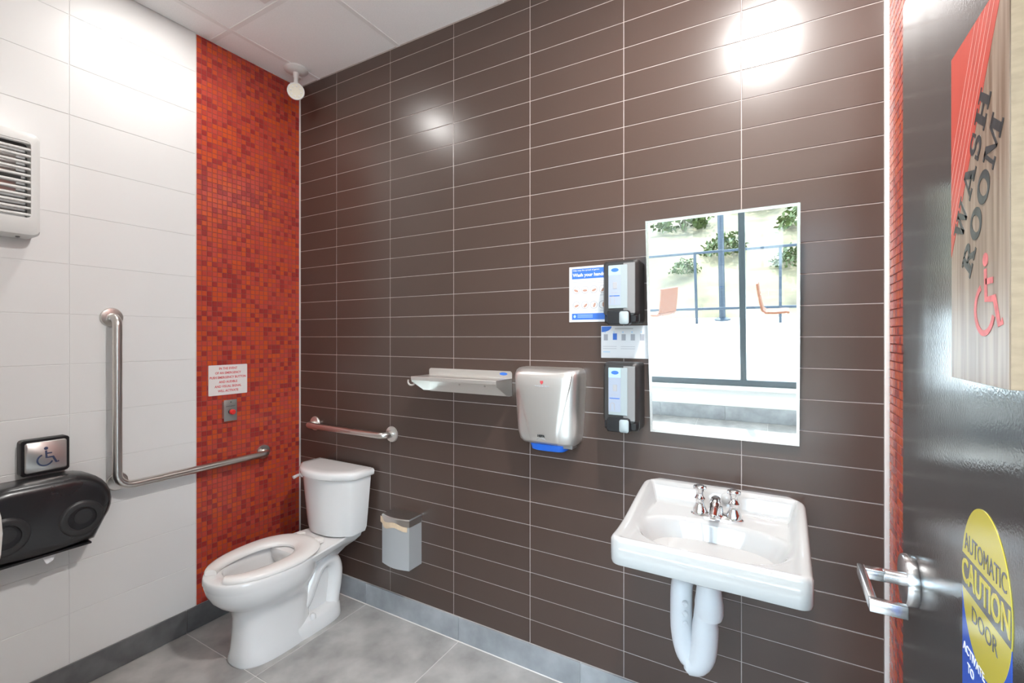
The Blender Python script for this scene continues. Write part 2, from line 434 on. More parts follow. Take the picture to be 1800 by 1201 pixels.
# ceiling panels on exposed grid bars
cx = [0.0, 0.168, 0.778, 1.388, 1.998, 2.608, XR]; cy = [YF, -1.10, -0.49, 0.0]
for i in range(6):
    for j in range(3):
        tile('ceiling_panel', ceil, cx[i] + .0005, cx[i + 1] - .0005, cy[j] + .0005, cy[j + 1] - .0005, ZC + 0.003, ZC + 0.014, M['ceiling'], 0.002)
for x in cx[1:-1]: B().box(x - .012, x + .012, YF, 0, ZC, ZC + .006, .001, 1).fin('grid_bar', M['tbar'], ceil)
for y in cy[1:-1]: B().box(0, XR, y - .012, y + .012, ZC + .0004, ZC + .006, .001, 1).fin('grid_bar', M['tbar'], ceil)

# door frame and the open door leaf
df = B()
df.box(OX0 - 0.04, OX0 + 0.012, YF - 0.165, YF + 0.012, 0, OH + 0.04, 0.003)
df.box(OX0 - 0.04, OX1 - 0.004, YF - 0.165, YF + 0.012, OH - 0.012, OH + 0.04, 0.003)
struct(df.fin('trim_4', M['frame']))
XD = 2.668
door = B().box(XD, XD + 0.044, -1.60, -0.497, 0.008, 2.101, 0.0015, 1).fin('door_1', M['door']); struct(door)
YH, ZH = -0.600, 0.945
B().lathe((XD, YH, ZH), (-1, 0, 0), [(0.0, 0.0), (0.046, 0.0), (0.047, 0.003), (0.047, 0.016), (0.045, 0.0195), (0.030, 0.021), (0.0, 0.021)], 40).fin('rose', M['satin_chrome'], door)
lv = B()
lv.cyl((XD - 0.02, YH, ZH), (XD - 0.048, YH, ZH), 0.0125, 20)
lv.box(XD - 0.086, XD - 0.045, YH - 0.0105, YH + 0.0085, ZH - 0.0105, ZH + 0.0105, 0.0025)
lv.box(XD - 0.089, XD - 0.077, YH - 0.130, YH + 0.0095, ZH - 0.0110, ZH + 0.0110, 0.002)
lv.box(XD - 0.089, XD - 0.036, YH - 0.142, YH - 0.128, ZH - 0.0110, ZH + 0.0110, 0.002)
lv.fin('lever_handle', M['satin_chrome'], door)

# ------------------------------------------------------------------ corridor window wall and what lies outside
struct(B().box(-1.7, 5.1, YW - 0.14, YW, 0, 0.315).fin('wall_window_sill', M['paint']))
struct(B().box(-1.7, 5.1, YW - 0.14, YW, 2.55, ZC).fin('wall_window_head', M['paint']))
o = struct(B().box(-1.6, 5.0, YW - 0.001, YW + 0.004, 0, SK).fin('baseboard_window', M['floor_grout']))
for k in range(11):
    a = -1.6 + 0.6 * k
    tile('skirting_tile', o, a + .001, a + .599, YW + .002, YW + .010, .002, SK + .03, M['skirt'], .001)
win = struct(B().box(-1.7, 5.1, YW - 0.16, YW + 0.05, 0.315, 0.335, 0.003).fin('window_1', M['white_plastic']))
wf = B(); wf.box(-1.7, 5.1, YW - .09, YW - .03, .335, .395, .003)
wf.fin('sill_rail', M['alu'], win)
B().box(-1.7, 5.1, YW - .09, YW - .03, 2.49, 2.55, .003).fin('head_rail', M['alu'], win)
mxs = [-1.67, -0.40, 0.88, 2.158, 3.44, 4.72]
for x in mxs: B().box(x - .026, x + .026, YW - .09, YW - .03, .39, 2.5, .003).fin('mullion', M['alu'], win)
for a, c in zip(mxs[:-1], mxs[1:]):
    B().box(a + .026, c - .026, YW - .063, YW - .057, .395, 2.49).fin('pane', M['glass'], win)
struct(B().box(-16, 20, -9.2, YW - .14, -0.14, -0.02).fin('floor_patio', M['concrete']))
# hillside
hb = B(); NX, NY = 40, 22
pts = []; fs = []
for j in range(NY + 1):
    for i in range(NX + 1):
        x = -18 + 40 * i / NX; t = j / NY; y = -9.2 - 16 * t
        z = -0.1 + 1.0 * min(1, t * 4) + 4.2 * t ** 1.2 + 0.25 * noise.noise(Vector((x * .6, y * .6, 0)))
        pts.append((x, y, z))
for j in range(NY):
    for i in range(NX):
        k = j * (NX + 1) + i; fs.append((k, k + 1, k + NX + 2, k + NX + 1))
hb.raw(pts, fs); struct(hb.fin('trim_hillside', M['hill'], ang=80))
def hz(y):
    t = (-9.2 - y) / 16; return -0.1 + 1.0 * min(1, t * 4) + 4.2 * t ** 1.2
def shrub(x, y, r, label):
    o = thing('shrub', label, 'shrub', (x, y, hz(y) - .05), 'shrubs on the hillside outside')
    b = B(); rr = random.Random(int(x * 100 + y * 7))
    for k in range(420):
        d = Vector((rr.gauss(0, 1), rr.gauss(0, 1), abs(rr.gauss(0, 1)) * .9)).normalized() * r * (0.55 + 0.45 * rr.random())
        d += d.normalized() * r * .25 * noise.noise(d * 2 / r)
        c = Vector((x, y, hz(y))) + d
        u = Vector((rr.gauss(0, 1), rr.gauss(0, 1), rr.gauss(0, 1))).normalized(); v = u.orthogonal().normalized(); s = r * .11
        b.raw([c - u * s, c + v * s * .6, c + u * s, c - v * s * .6], [(0, 1, 2, 3)])
    f = b.fin('foliage', M['leaf'], o, flat=True, recalc=False); f['kind'] = 'stuff'
    st = B()
    for k in range(4):
        st.tube([(x, y, hz(y) - .1), (x + rr.uniform(-.4, .4) * r, y + rr.uniform(-.4, .4) * r, hz(y) + r * .7)], [.03 * r, .012 * r], 6)
    st.fin('stems', M['hill'], o)
for x, y, r, lb in ((-1.9, -12.6, .9, 'leafy shrub outside, leftmost in the mirror'), (-.2, -14.5, 1.0, 'leafy shrub outside, left of the pole in the mirror'), (.30, -11.4, .40, 'smallest shrub outside, left of the pole and near the railing in the mirror'), (2.75, -11.4, .5, 'small shrub outside, near the railing at the right of the mirror'), (1.2, -12.2, .6, 'small low shrub outside, just behind the pole in the mirror'),
                    (1.9, -16.5, 1.1, 'high shrub outside, behind the dark mullion in the mirror'), (3.3, -13.5, .9, 'leafy shrub outside, low at the right of the mirror'), (-1.1, -18.5, 1.3, 'broad shrub outside, top left in the mirror'), (4.6, -17.5, 1.6, 'largest green shrub outside, top right in the mirror'), (-5.4, -17.5, 1.5, 'large far shrub outside, beyond the left of the mirror')):
    shrub(x, y, r, lb)
rl = thing('railing', 'dark metal railing along the patio edge, seen in the mirror', 'railing', (2, -8.5, -0.02))
B().box(-14, 18, -8.53, -8.47, 1.40, 1.45, .005).fin('top_rail', M['rail'], rl)
B().box(-14, 18, -8.52, -8.48, .26, .31, .005).fin('bottom_rail', M['rail'], rl)
for k in range(15):
    x = -11.03 + 1.50 * k
    B().box(x - .025, x + .025, -8.525, -8.475, -0.02, 1.41, .004).fin('post', M['rail'], rl)
pl = thing('light_pole', 'tall dark pole behind the patio railing, seen in the mirror', 'pole', (1.42, -8.9, -.02))
B().lathe((1.42, -8.9, -.02), (0, 0, 1), [(.16, 0), (.16, .03), (.062, .06), (.060, .6), (.055, 4.4), (.0, 4.42)], 16).fin('shaft', M['rail'], pl)
def cafe_chair(x, y, rz, label):
    o = thing('cafe_chair', label, 'chair', (x, y, -.02))
    Rm = Matrix.Translation((x, y, -.02)) @ Matrix.Rotation(rz, 4, 'Z')
    prof = [(-.26, .93), (-.245, .80), (-.215, .62), (-.19, .50), (-.14, .455), (0, .45), (.14, .462), (.19, .455)]
    def shell(pr, hw):
        b = B(); rings = []
        for i, (px, pz) in enumerate(pr):
            a = Vector(pr[max(0, i - 1)]); c = Vector(pr[min(len(pr) - 1, i + 1)]); d = (c - a).normalized(); n = Vector((-d.y, d.x)) * .016
            r_ = [Rm @ Vector((px + n.x * s, yy, pz + n.y * s)) for s, yy in ((1, -hw), (1, -hw * .3), (1, hw * .3), (1, hw), (-1, hw), (-1, hw * .3), (-1, -hw * .3), (-1, -hw))]
            rings.append(r_)
        return b.loft(rings)
    bk = B()
    # backrest with a hand hole
    sh = shell(prof[:4], .19); sh.fin('backrest', M['ply'], o)
    shell(prof[3:], .20).fin('seat', M['ply'], o)
    for sx in (-.17, .15):
        for sy in (-.17, .17):
            B().tube([Rm @ Vector((sx, sy * .8, .45)), Rm @ Vector((sx * 1.25, sy * 1.15, 0))], .011, 8).fin('leg', M['satin_chrome'], o)
cafe_chair(2.40, -7.0, 0.0, 'orange plywood chair outside, at the right in the mirror')
cafe_chair(0.56, -7.0, R(215), 'orange plywood chair outside, at the left edge of the mirror')

# ------------------------------------------------------------------ ceiling fittings
def downlight(x, y, label, power):
    o = thing('ceiling_light', label, 'ceiling light', (x, y, ZC), 'recessed ceiling lights')
    B().lathe((x, y, ZC + .002), (0, 0, -1), [(.060, 0), (.085, 0), (.085, .003), (.080, .006), (.064, .004), (.060, .001)], 40, cap=False).fin('trim_ring', M['white_plastic'], o)
    B().lathe((x, y, ZC + .0005), (0, 0, -1), [(.063, 0), (.063, .0012), (0, .0012)], 32).fin('diffuser', M['lamp_face'], o)
    l = bpy.data.lights.new('downlight_lamp', 'AREA'); l.shape = 'DISK'; l.size = .115; l.energy = LAMP_W * power; l.color = LAMP_COL; l.spread = R(180)
    lo = bpy.data.objects.new('downlight_lamp', l); COL.objects.link(lo); lo.parent = o; lo.location = (0, 0, -.0075)
downlight(.40, -.78, 'round recessed ceiling light above the toilet end of the room', 1.0)
downlight(2.37, -.84, 'round recessed ceiling light above the washbasin end of the room', 7.0)

o = thing('ceiling_vent', 'square grey ceiling vent at the top edge, above the red mosaic', 'vent', (.60, -.63, ZC))
B().box(.49, .71, -.741, -.521, ZC - .006, ZC + .004, .002).fin('vent_frame', M['tbar'], o)
for k in range(8):
    B().box(.505, .695, -.728 + .025 * k, -.712 + .025 * k, ZC - .009, ZC - .004, .001, 1).fin('slat', M['tbar'], o)

ex, ey = .150, -.130
o = thing('emergency_light', 'white round emergency lamp head hanging from the ceiling in the corner', 'lamp', (ex, ey, ZC))
b = B(); b.lathe((ex, ey, ZC + .002), (0, 0, -1), [(.062, 0), (.062, .008), (.050, .016), (.030, .022), (0, .022)], 32)
b.fin('base_plate', M['white_plastic'], o)
b = B(); b.lathe((ex - .035, ey + .03, ZC - .012), (0, 0, -1), [(.022, 0), (.021, .012), (.012, .018), (0, .018)], 20); b.fin('screw_cap', M['white_plastic'], o)
b = B(); b.tube([(ex, ey, ZC - .02), (ex, ey, ZC - .05), (ex + .004, ey - .003, ZC - .085), (ex + .012, ey - .01, ZC - .105)], [.017, .012, .012, .017], 16)
b.fin('stem', M['white_plastic'], o)
hc = Vector((ex + .018, ey - .014, ZC - .135)); hd = Vector((.80, -.58, -.25)).normalized()
b = B(); b.lathe(hc, hd, [(0, -.034), (.022, -.030), (.036, -.012), (.042, .012), (.044, .020), (.041, .024), (.037, .022)], 32, cap=False); b.fin('lamp_head', M['white_plastic'], o)
B().lathe(hc, hd, [(.038, .018), (.037, .0215), (.014, .0235), (0, .0235)], 28).fin('lens', M['led'], o); lens_o = COL.objects['lens']
for k in range(8):
    a = 2 * PI * k / 8; u = hd.orthogonal().normalized(); v = hd.cross(u); c = hc + hd * .022 + (u * math.cos(a) + v * math.sin(a)) * .026
    B().lathe(c, hd, [(.005, 0), (.004, .003), (0, .003)], 8).fin('led', M['white_plastic'], lens_o)

# ------------------------------------------------------------------ toilet
TX = .418
def egg(yb, yf, hw, z, n=40, pw=2.25, cx_=TX, split=.42):
    """closed outline: back at yb (near the wall), front at yf"""
    yc = yb + (yf - yb) * split; out = []
    for k in range(n):
        a = 2 * PI * k / n; c = math.cos(a); s_ = math.sin(a)
        X = math.copysign(abs(c) ** (2 / pw), c) * hw
        Y = math.copysign(abs(s_) ** (2 / pw), s_)
        out.append(Vector((cx_ + X, yc + (Y * (yf - yc) if Y > 0 else -Y * (yb - yc)), z)))
    return out
toilet = thing('toilet', 'white floor-mounted toilet with open-front seat beside the red mosaic', 'toilet', (TX, -.36, 0))
b = B()
YFR = -.722
rg = [egg(-.28, -.620, .114, 0.0, pw=2.7), egg(-.28, -.624, .116, .010, pw=2.7), egg(-.28, -.615, .108, .05, pw=2.6), egg(-.28, -.608, .105, .14, pw=2.5),
      egg(-.28, -.608, .106, .19, pw=2.45), egg(-.28, -.616, .111, .222, pw=2.4), egg(-.27, -.642, .128, .25), egg(-.262, -.676, .150, .276), egg(-.257, -.698, .167, .302), egg(-.254, -.711, .1765, .330), egg(-.252, -.717, .180, .352), egg(-.251, -.7185, .181, .362),
      egg(-.250, YFR, .1825, .370), egg(-.250, YFR, .1828, .388), egg(-.252, YFR + .001, .181, .397), egg(-.258, YFR + .006, .176, .401),
      egg(-.32, -.655, .128, .401), egg(-.326, -.648, .121, .394), egg(-.33, -.640, .117, .36), egg(-.335, -.605, .106, .30), egg(-.36, -.56, .082, .235), egg(-.39, -.51, .045, .205), egg(-.42, -.47, .015, .20)]
b.loft(rg)
b.fin('bowl', M['porcelain'], toilet, ang=50)
b = B()
# rear foot, trapway and the deck under the tank
b.loft([egg(-.100, -.50, .114, 0, pw=3), egg(-.100, -.50, .115, .012, pw=3), egg(-.105, -.50, .110, .060, pw=3), egg(-.115, -.50, .094, .078, pw=3), egg(-.14, -.50, .06, .081, pw=3)])
b.loft([egg(-.15, -.5, .058, .06, pw=4), egg(-.15, -.5, .058, .33, pw=4)])
path = [(TX, -.46, .115), (TX, -.40, .105), (TX, -.345, .115), (TX, -.305, .155), (TX, -.275, .215), (TX, -.240, .272), (TX, -.195, .292), (TX, -.150, .270), (TX, -.132, .215), (TX, -.138, .15), (TX, -.150, .09), (TX, -.155, .03)]
from mathutils.geometry import interpolate_bezier
def smooth(P, k=4):
    P = [Vector(p) for p in P]; out = []
    for i in range(len(P) - 1):
        p0 = P[max(i - 1, 0)]; p1 = P[i]; p2 = P[i + 1]; p3 = P[min(i + 2, len(P) - 1)]
        out += interpolate_bezier(p1, p1 + (p2 - p0) / 6, p2 - (p3 - p1) / 6, p2, k)[:-1]
    return out + [P[-1]]
b.tube(smooth(path, 4), .050, 20, sq=(1.75, 1, 1))
b.fin('trapway', M['porcelain'], toilet, ang=60)
b = B()
def deck(z, hw, yb, yf, hwf):
    return [Vector((TX + x, y, z)) for x, y in ((-hw, yb), (-hw * 1.0, yb - .10), (-hwf, yf + .03), (-hwf * .6, yf), (hwf * .6, yf), (hwf, yf + .03), (hw, yb - .10), (hw, yb))]
b.loft([deck(.285, .055, -.13, -.36, .075), deck(.325, .080, -.09, -.38, .115), deck(.352, .112, -.055, -.385, .148), deck(.372, .128, -.035, -.385, .164), deck(.391, .132, -.03, -.385, .168), deck(.3975, .128, -.034, -.382, .163)])
b.fin('tank_deck', M['porcelain'], toilet, ang=40)
for sx in (-1, 1):
    B().lathe((TX + sx * .098, -.30, .066), (0, 0, 1), [(.014, 0), (.014, .012), (.011, .020), (.006, .024), (0, .0245)], 16).fin('bolt_cap', M['porcelain'], toilet)
# tank: flat back, bowed front
def dsec(z, hw, yb, yf, bow, n=20):
    out = [Vector((TX + hw, yb, z)), Vector((TX - hw, yb, z)), Vector((TX - hw, yb - (yf - yb) * -.55, z))]
    for k in range(1, n):
        t = k / n; x = -hw + 2 * hw * t
        out.append(Vector((TX + x, (yb + (yf - yb) * .55) + (yf - (yb + (yf - yb) * .55)) * (1 - abs(2 * t - 1) ** bow), z)))
    out.append(Vector((TX + hw, yb + (yf - yb) * .55, z)))
    return out
b = B()
b.loft([dsec(.400, .145, -.05, -.175, 2.4), dsec(.406, .166, -.04, -.190, 2.4), dsec(.43, .174, -.036, -.196, 2.4), dsec(.56, .186, -.033, -.208, 2.4), dsec(.694, .198, -.030, -.220, 2.4), dsec(.699, .190, -.032, -.214, 2.4)])
b.fin('tank', M['porcelain'], toilet, ang=50)
b = B()
b.loft([dsec(.697, .206, -.026, -.228, 2.3), dsec(.702, .212, -.022, -.236, 2.3), dsec(.722, .214, -.021, -.238, 2.3), dsec(.732, .209, -.024, -.233, 2.3), dsec(.7365, .196, -.032, -.220, 2.3), dsec(.738, .16, -.05, -.19, 2.3)])
b.fin('tank_lid', M['porcelain'], toilet, ang=50)
b = B(); b.cyl((TX - .190, -.145, .668), (TX - .207, -.145, .668), .012, 16)
b.tube([(TX - .207, -.138, .669), (TX - .211, -.160, .667), (TX - .211, -.186, .662)], [.007, .0075, .009], 10)
b.fin('flush_lever', M['porcelain'], toilet)
# open-front seat
b = B(); rings = []
gap = .13
def eggpt(a, yb, yf, hw, pw=2.2, split=.42):
    yc = yb + (yf - yb) * split; c = math.cos(a); s_ = math.sin(a)
    Y = math.copysign(abs(s_) ** (2 / pw), s_)
    return Vector((TX + math.copysign(abs(c) ** (2 / pw), c) * hw, yc + (Y * (yf - yc) if Y > 0 else -Y * (yb - yc)), 0))
n = 72
for k in range(n + 1):
    a = PI / 2 + .36 + (2 * PI - .72) * k / n
    po = eggpt(a, -.236, -.717, .184); pi_ = eggpt(a, -.345, -.678, .100, pw=2.1)
    if k in (0, n): po = pi_.lerp(po, .93); 
    d = po - pi_
    prof = [(0, .402), (0, .412), (.10, .421), (.30, .4255), (.70, .4255), (.92, .420), (1.0, .411), (.98, .402)]
    rings.append([Vector((pi_.x + d.x * u, pi_.y + d.y * u, z)) for u, z in prof])
b.loft(rings)
b.fin('seat', M['seat'], toilet, ang=50)
for sx in (-.07, .07):
    B().box(TX + sx - .02, TX + sx + .02, -.262, -.228, .399, .424, .006).fin('seat_hinge', M['seat'], toilet)
B().loft([egg(-.372, -.54, .07, .222), egg(-.372, -.54, .07, .2225)]).fin('water', M['water'], toilet)

# ------------------------------------------------------------------ grab bars
def flange(b, p, ax, r=.038):
    b.lathe(p, ax, [(r, 0), (r, .003), (r * .93, .008), (.019, .011), (0, .011)], 32)
o = thing('grab_bar', 'L-shaped stainless grab bar across the white tiles and red mosaic', 'grab bar', (0, -.88, .785))
yv, zb, xo = -.890, .783, .058
b = B()
def arc(c, r, a0, a1, u, v, n=7):
    c = Vector(c); u = Vector(u); v = Vector(v)
    return [c + (u * math.cos(a0 + (a1 - a0) * k / n) + v * math.sin(a0 + (a1 - a0) * k / n)) * r for k in range(n + 1)]
path = [Vector((.004, yv, 1.492)), Vector((.02, yv, 1.492))]
path += arc((.022, yv, 1.456), .036, PI / 2, 0, (1, 0, 0), (0, 0, 1))
path += [Vector((xo, yv, 1.2)), Vector((xo, yv, .95))]
path += arc((xo, yv + .055, zb + .055), .055, PI, 1.5 * PI, (0, 1, 0), (0, 0, 1))
path += [Vector((xo, -.6, zb)), Vector((xo, -.4, zb))]
path += arc((.022, -.225 - .036, zb), .036, 0, PI / 2, (1, 0, 0), (0, 1, 0))
path += [Vector((.004, -.225, zb))]
b.tube(path, .0165, 18); b.fin('bar', M['steel_bar'], o, ang=60)
b = B(); flange(b, (.0015, yv, 1.492), (1, 0, 0), .040); b.fin('flange', M['steel_bar'], o)
b = B(); flange(b, (.0015, -.225, zb), (1, 0, 0), .038); b.fin('flange', M['steel_bar'], o)
b = B(); flange(b, (.0015, yv + .020, zb + .012), (1, 0, 0), .038); b.cyl((.004, yv + .018, zb + .014), (xo - .004, yv + .018, zb + .014), .013, 16); b.fin('flange', M['steel_bar'], o)

o = thing('grab_bar', 'short straight stainless grab bar on the brown tiles above the toilet tank', 'grab bar', (.45, 0, .915))
zb = .914; x0, x1, yo = .140, .735, -.058
b = B()
path = [Vector((x0, -.004, zb))] + arc((x0 + .034, -.024, zb), .034, PI, 1.5 * PI, (1, 0, 0), (0, 1, 0)) + [Vector((.45, yo, zb))] + arc((x1 - .034, -.024, zb), .034, -PI / 2, 0, (1, 0, 0), (0, 1, 0)) + [Vector((x1, -.004, zb))]
b.tube(path, .0165, 18); b.fin('bar', M['steel_bar'], o, ang=60)
for x in (x0, x1):
    b = B(); flange(b, (x, 0, zb), (0, -1, 0), .040); b.fin('flange', M['steel_light'], o)

# ------------------------------------------------------------------ left wall: louvred unit, push plate, toilet roll dispenser
def rrect(y0, y1, z0, z1, r, x, n=5, fl=FL):
    out = []
    for cy_, cz_, a0 in ((y1 - r, z1 - r, 0), (y0 + r, z1 - r, PI / 2), (y0 + r, z0 + r, PI), (y1 - r, z0 + r, 1.5 * PI)):
        for k in range(n + 1):
            a = a0 + PI / 2 * k / n; out.append(Vector((x, cy_ + r * math.cos(a), cz_ + r * math.sin(a))))
    return out
o = thing('louvred_unit', 'white plastic louvred box high on the white tiles, cut by the left edge', 'wall vent', (0, -1.3, 1.95))
Y0, Y1, Z0, Z1 = -1.46, -1.128, 1.775, 2.150
b = B()
sl0, sl1, sy0, sy1 = 1.838, 2.112, -1.44, -1.158
b.loft([rrect(Y0, Y1, Z0, Z1, .02, 0), rrect(Y0, Y1, Z0, Z1, .02, .075), rrect(Y0 + .004, Y1 - .004, Z0 + .004, Z1 - .004, .024, .092), rrect(Y0 + .014, Y1 - .014, Z0 + .018, Z1 - .014, .026, .100),
        rrect(sy0, sy1, sl0, sl1, .012, .102), rrect(sy0, sy1, sl0, sl1, .012, .060)], cap0=True, cap1=False)
b.fin('housing', M['white_plastic'], o)
for k in range(12):
    z = sl0 + .012 + .0235 * k
    B().box(.084, .100, sy0 - .002, sy1 + .002, z - .0042, z + .0042, .002, 1).fin('slat', M['white_plastic'], o)
B().box(.030, .060, sy0, sy1, sl0, sl1).fin('inner_panel', M['heat_coil'], o)
B().cyl((.066, sy0 + .02, 1.99), (.066, sy1 - .02, 1.99), .012, 16).fin('inner_drum', M['heat_coil'], o)
B().lathe((.05, -1.18, Z0 + .002), (0, 0, -1), [(.006, 0), (.006, .006), (0, .008)], 12).fin('button', M['greyplastic'], o)
B().box(.062, .068, sy0 + .05, sy1 - .03, 1.93, 2.08, .004).fin('inner_plate', M['steel'], o)

def isa(b, Mx, h, t):
    """wheelchair symbol, h tall, origin at its foot centre"""
    s = h / 1.0
    def P(x, y): return (x * s, y * s)
    b.poly([P(-.02 + .085 * math.cos(2 * PI * k / 18), .915 + .085 * math.sin(2 * PI * k / 18)) for k in range(18)], t, Mx)
    b.stroke([P(-.02, .80), P(0, .42), P(.26, .42), P(.40, .10), P(.50, .14)], .085 * s, t, Mx)
    b.stroke([P(-.01, .64), P(.22, .64)], .075 * s, t, Mx)
    b.stroke([P(-.06 + .30 * math.cos(a), .30 + .30 * math.sin(a)) for a in [R(112) + R(230) * k / 18 for k in range(19)]], .075 * s, t, Mx)

o = thing('push_plate', 'square stainless push plate with a wheelchair symbol above the roll dispenser', 'push button', (0, -1.10, .96))
b = B(); b.loft([rrect(-1.170, -1.034, .893, 1.026, .012, 0), rrect(-1.170, -1.034, .893, 1.026, .012, .036), rrect(-1.168, -1.036, .895, 1.024, .012, .039)]); b.fin('housing', M['black'], o)
b = B(); b.loft([rrect(-1.160, -1.044, .903, 1.016, .008, .038), rrect(-1.160, -1.044, .903, 1.016, .008, .043), rrect(-1.157, -1.047, .906, 1.013, .007, .0455)]); pp = b.fin('plate', M['steel'], o)
b = B(); isa(b, FL(-1.102, .925, .0455), .070, .0004); b.fin('wheelchair_symbol', M['blue_sym'], pp)

o = thing('roll_dispenser', 'smoked black twin toilet roll dispenser below the push plate', 'dispenser', (0, -1.128, .74))
yc0, yc1 = -1.337, -.922
def tpsec(x, g=0.0):
    """outline of the dispenser: round top corners, tucked lower corners"""
    ya, yb_ = yc0 + g, yc1 - g; zt, zb_ = .884 - g, .618 + g; r = .125 - g; out = []
    for k in range(11):
        a = -.62 + (PI / 2 + .62) * k / 10; out.append(Vector((x, yb_ - r + r * math.cos(a), zt - r + r * math.sin(a))))
    for k in range(11):
        a = PI / 2 + (PI / 2 + .62) * k / 10; out.append(Vector((x, ya + r + r * math.cos(a), zt - r + r * math.sin(a))))
    for t in (0.06, .35, .5, .65, .94): out.append(Vector((x, ya + .035 + (yb_ - ya - .07) * t, zb_ - .012 * math.sin(PI * t))))
    return out
b = B(); b.loft([tpsec(0, .012), tpsec(.02, 0), tpsec(.088, 0), tpsec(.108, .005), tpsec(.121, .014), tpsec(.1285, .027), tpsec(.131, .040)]); b.fin('cover', M['smoke'], o, ang=40)
for yh in (-1.026, -1.232):
    zc_ = .716
    b = B(); b.lathe((.128, yh, zc_), (1, 0, 0), [(.068, 0), (.066, .005), (.060, .009), (.048, .011), (.043, .010), (.041, .003)], 40, cap=False); b.fin('roll_ring', M['smoke2'], o)
    b = B(); b.lathe((.1285, yh, zc_), (1, 0, 0), [(.042, 0), (.042, .004), (0, .004)], 32); rw = b.fin('roll_window', M['black'], o)
    b = B(); b.lathe((.1285, yh + .004, zc_ + .006), (1, 0, 0), [(.027, 0), (.027, .0055), (0, .006)], 32); b.fin('roll_core', M['smoke2'], rw)
b = B(); b.raw([(.10, -1.135, .617), (.10, -1.085, .617), (.103, -1.10, .578), (.104, -1.118, .572), (.098, -1.135, .617), (.098, -1.085, .617), (.101, -1.10, .578), (.102, -1.118, .572)], [(0, 1, 2, 3), (4, 7, 6, 5), (0, 3, 7, 4), (1, 5, 6, 2), (2, 6, 7, 3)])
b.fin('paper_end', M['paper'], o)
B().box(.02, .118, yc0 + .07, yc1 - .07, .604, .612, .002).fin('tear_bar', M['black'], o)

# round white thing at the extreme left, on the door-side wall
o = thing('white_dispenser', 'white rounded dispenser just entering the picture at the left edge', 'dispenser', (1.0, YF, 1.03))
rings = []
for k in range(13):
    t = k / 12; z = .785 + .42 * t; e = math.sin(PI * min(max(t, .02), .98)) ** .5
    d = .05 + .120 * e
    rings.append([Vector((1.0 + .13 * math.cos(a), YF - .001 + d * max(math.sin(a), 0) ** .6, z)) for a in [PI * j / 16 for j in range(17)]])
b = B(); b.loft(rings); b.fin('cover', M['white_plastic'], o, ang=60)
B().box(.87, 1.13, YF, YF + .02, .78, 1.21, .004).fin('back_plate', M['white_plastic'], o)

# ------------------------------------------------------------------ red mosaic: emergency notice and button
o = thing('emergency_notice', 'white emergency notice with red lettering on the red mosaic', 'sign', (0, -.41, 1.19))
b = B(); b.loft([rrect(-.506, -.314, 1.115, 1.267, .004, 0, 3), rrect(-.506, -.314, 1.115, 1.267, .004, .003, 3)]); b.fin('panel', M['sign_white'], o)
for k, tx in enumerate(['IN THE EVENT', 'OF AN EMERGENCY', 'PUSH EMERGENCY BUTTON', 'AND AUDIBLE', 'AND VISUAL SIGNAL', 'WILL ACTIVATE']):
    text('lettering', tx, .0165, M['redprint'], o, FL(-.411, 1.249 - .0227 * k, .0031), bold=.0004, sx=.86)
o = thing('emergency_button', 'red emergency push button on a steel plate under the notice', 'button', (0, -.408, 1.035))
B().box(-.002, .016, -.440, -.384, .995, 1.080, .002).fin('back_box', M['btn_plate'], o)
B().box(.0155, .019, -.441, -.376, .981, 1.089, .001).fin('plate', M['btn_plate'], o)
B().lathe((.018, -.408, 1.028), (1, 0, 0), [(.012, 0), (.012, .006), (.0, .006)], 24).fin('collar', M['black'], o)
B().lathe((.022, -.408, 1.028), (1, 0, 0), [(.0085, 0), (.0085, .008), (.0135, .009), (.0135, .020), (.011, .024), (0, .025)], 24).fin('push_button', M['red_button'], o)
B().lathe((.019, -.408, 1.077), (1, 0, 0), [(.004, 0), (.003, .002), (0, .002)], 12).fin('screw', M['chrome'], o)
text('lettering', 'EMERGENCY', .008, M['blackprint'], o, FL(-.408, 1.056, .0191))

# ------------------------------------------------------------------ brown wall: bin, shelf, hand dryer
o = thing('sanitary_bin', 'small grey metal sanitary bin with cream tape, right of the toilet', 'bin', (.845, 0, .42))
def binsec(z, g=0, yb=0.0, fr=1.0):
    x0_, x1_, d = .755 + g, .930 - g, (-.088 + g) * fr
    return [Vector((x0_, yb, z))] + [Vector((x0_ + (x1_ - x0_) * t, d - .016 * math.sin(PI * t) ** 1, z)) for t in [k / 12 for k in range(13)]] + [Vector((x1_, yb, z))]
b = B(); b.loft([binsec(.300, .003), binsec(.303), binsec(.505), binsec(.506, .001)]); b.fin('body', M['bin'], o)
b = B(); b.loft([binsec(.507, -.001), binsec(.538, -.0015), binsec(.543, .002), binsec(.544, .008)]); b.fin('lid', M['steel'], o)
b = B(); rings = []
for k in range(15):
    t = -0.05 + 1.0 * k / 14; x = .755 + .175 * t; y = -.088 - .016 * math.sin(PI * min(max(t, 0), 1)) - .0016
    za = .517 - .006 * math.sin(9 * t) - .004 * t + (.012 if k < 2 else 0); zb2 = za - .026 - .004 * math.sin(5 * t + 1)
    rings.append([Vector((x, y, za)), Vector((x, y - .001, za)), Vector((x, y - .001, zb2)), Vector((x, y, zb2))])
b.loft(rings); b.fin('tape', M['tape'], o)

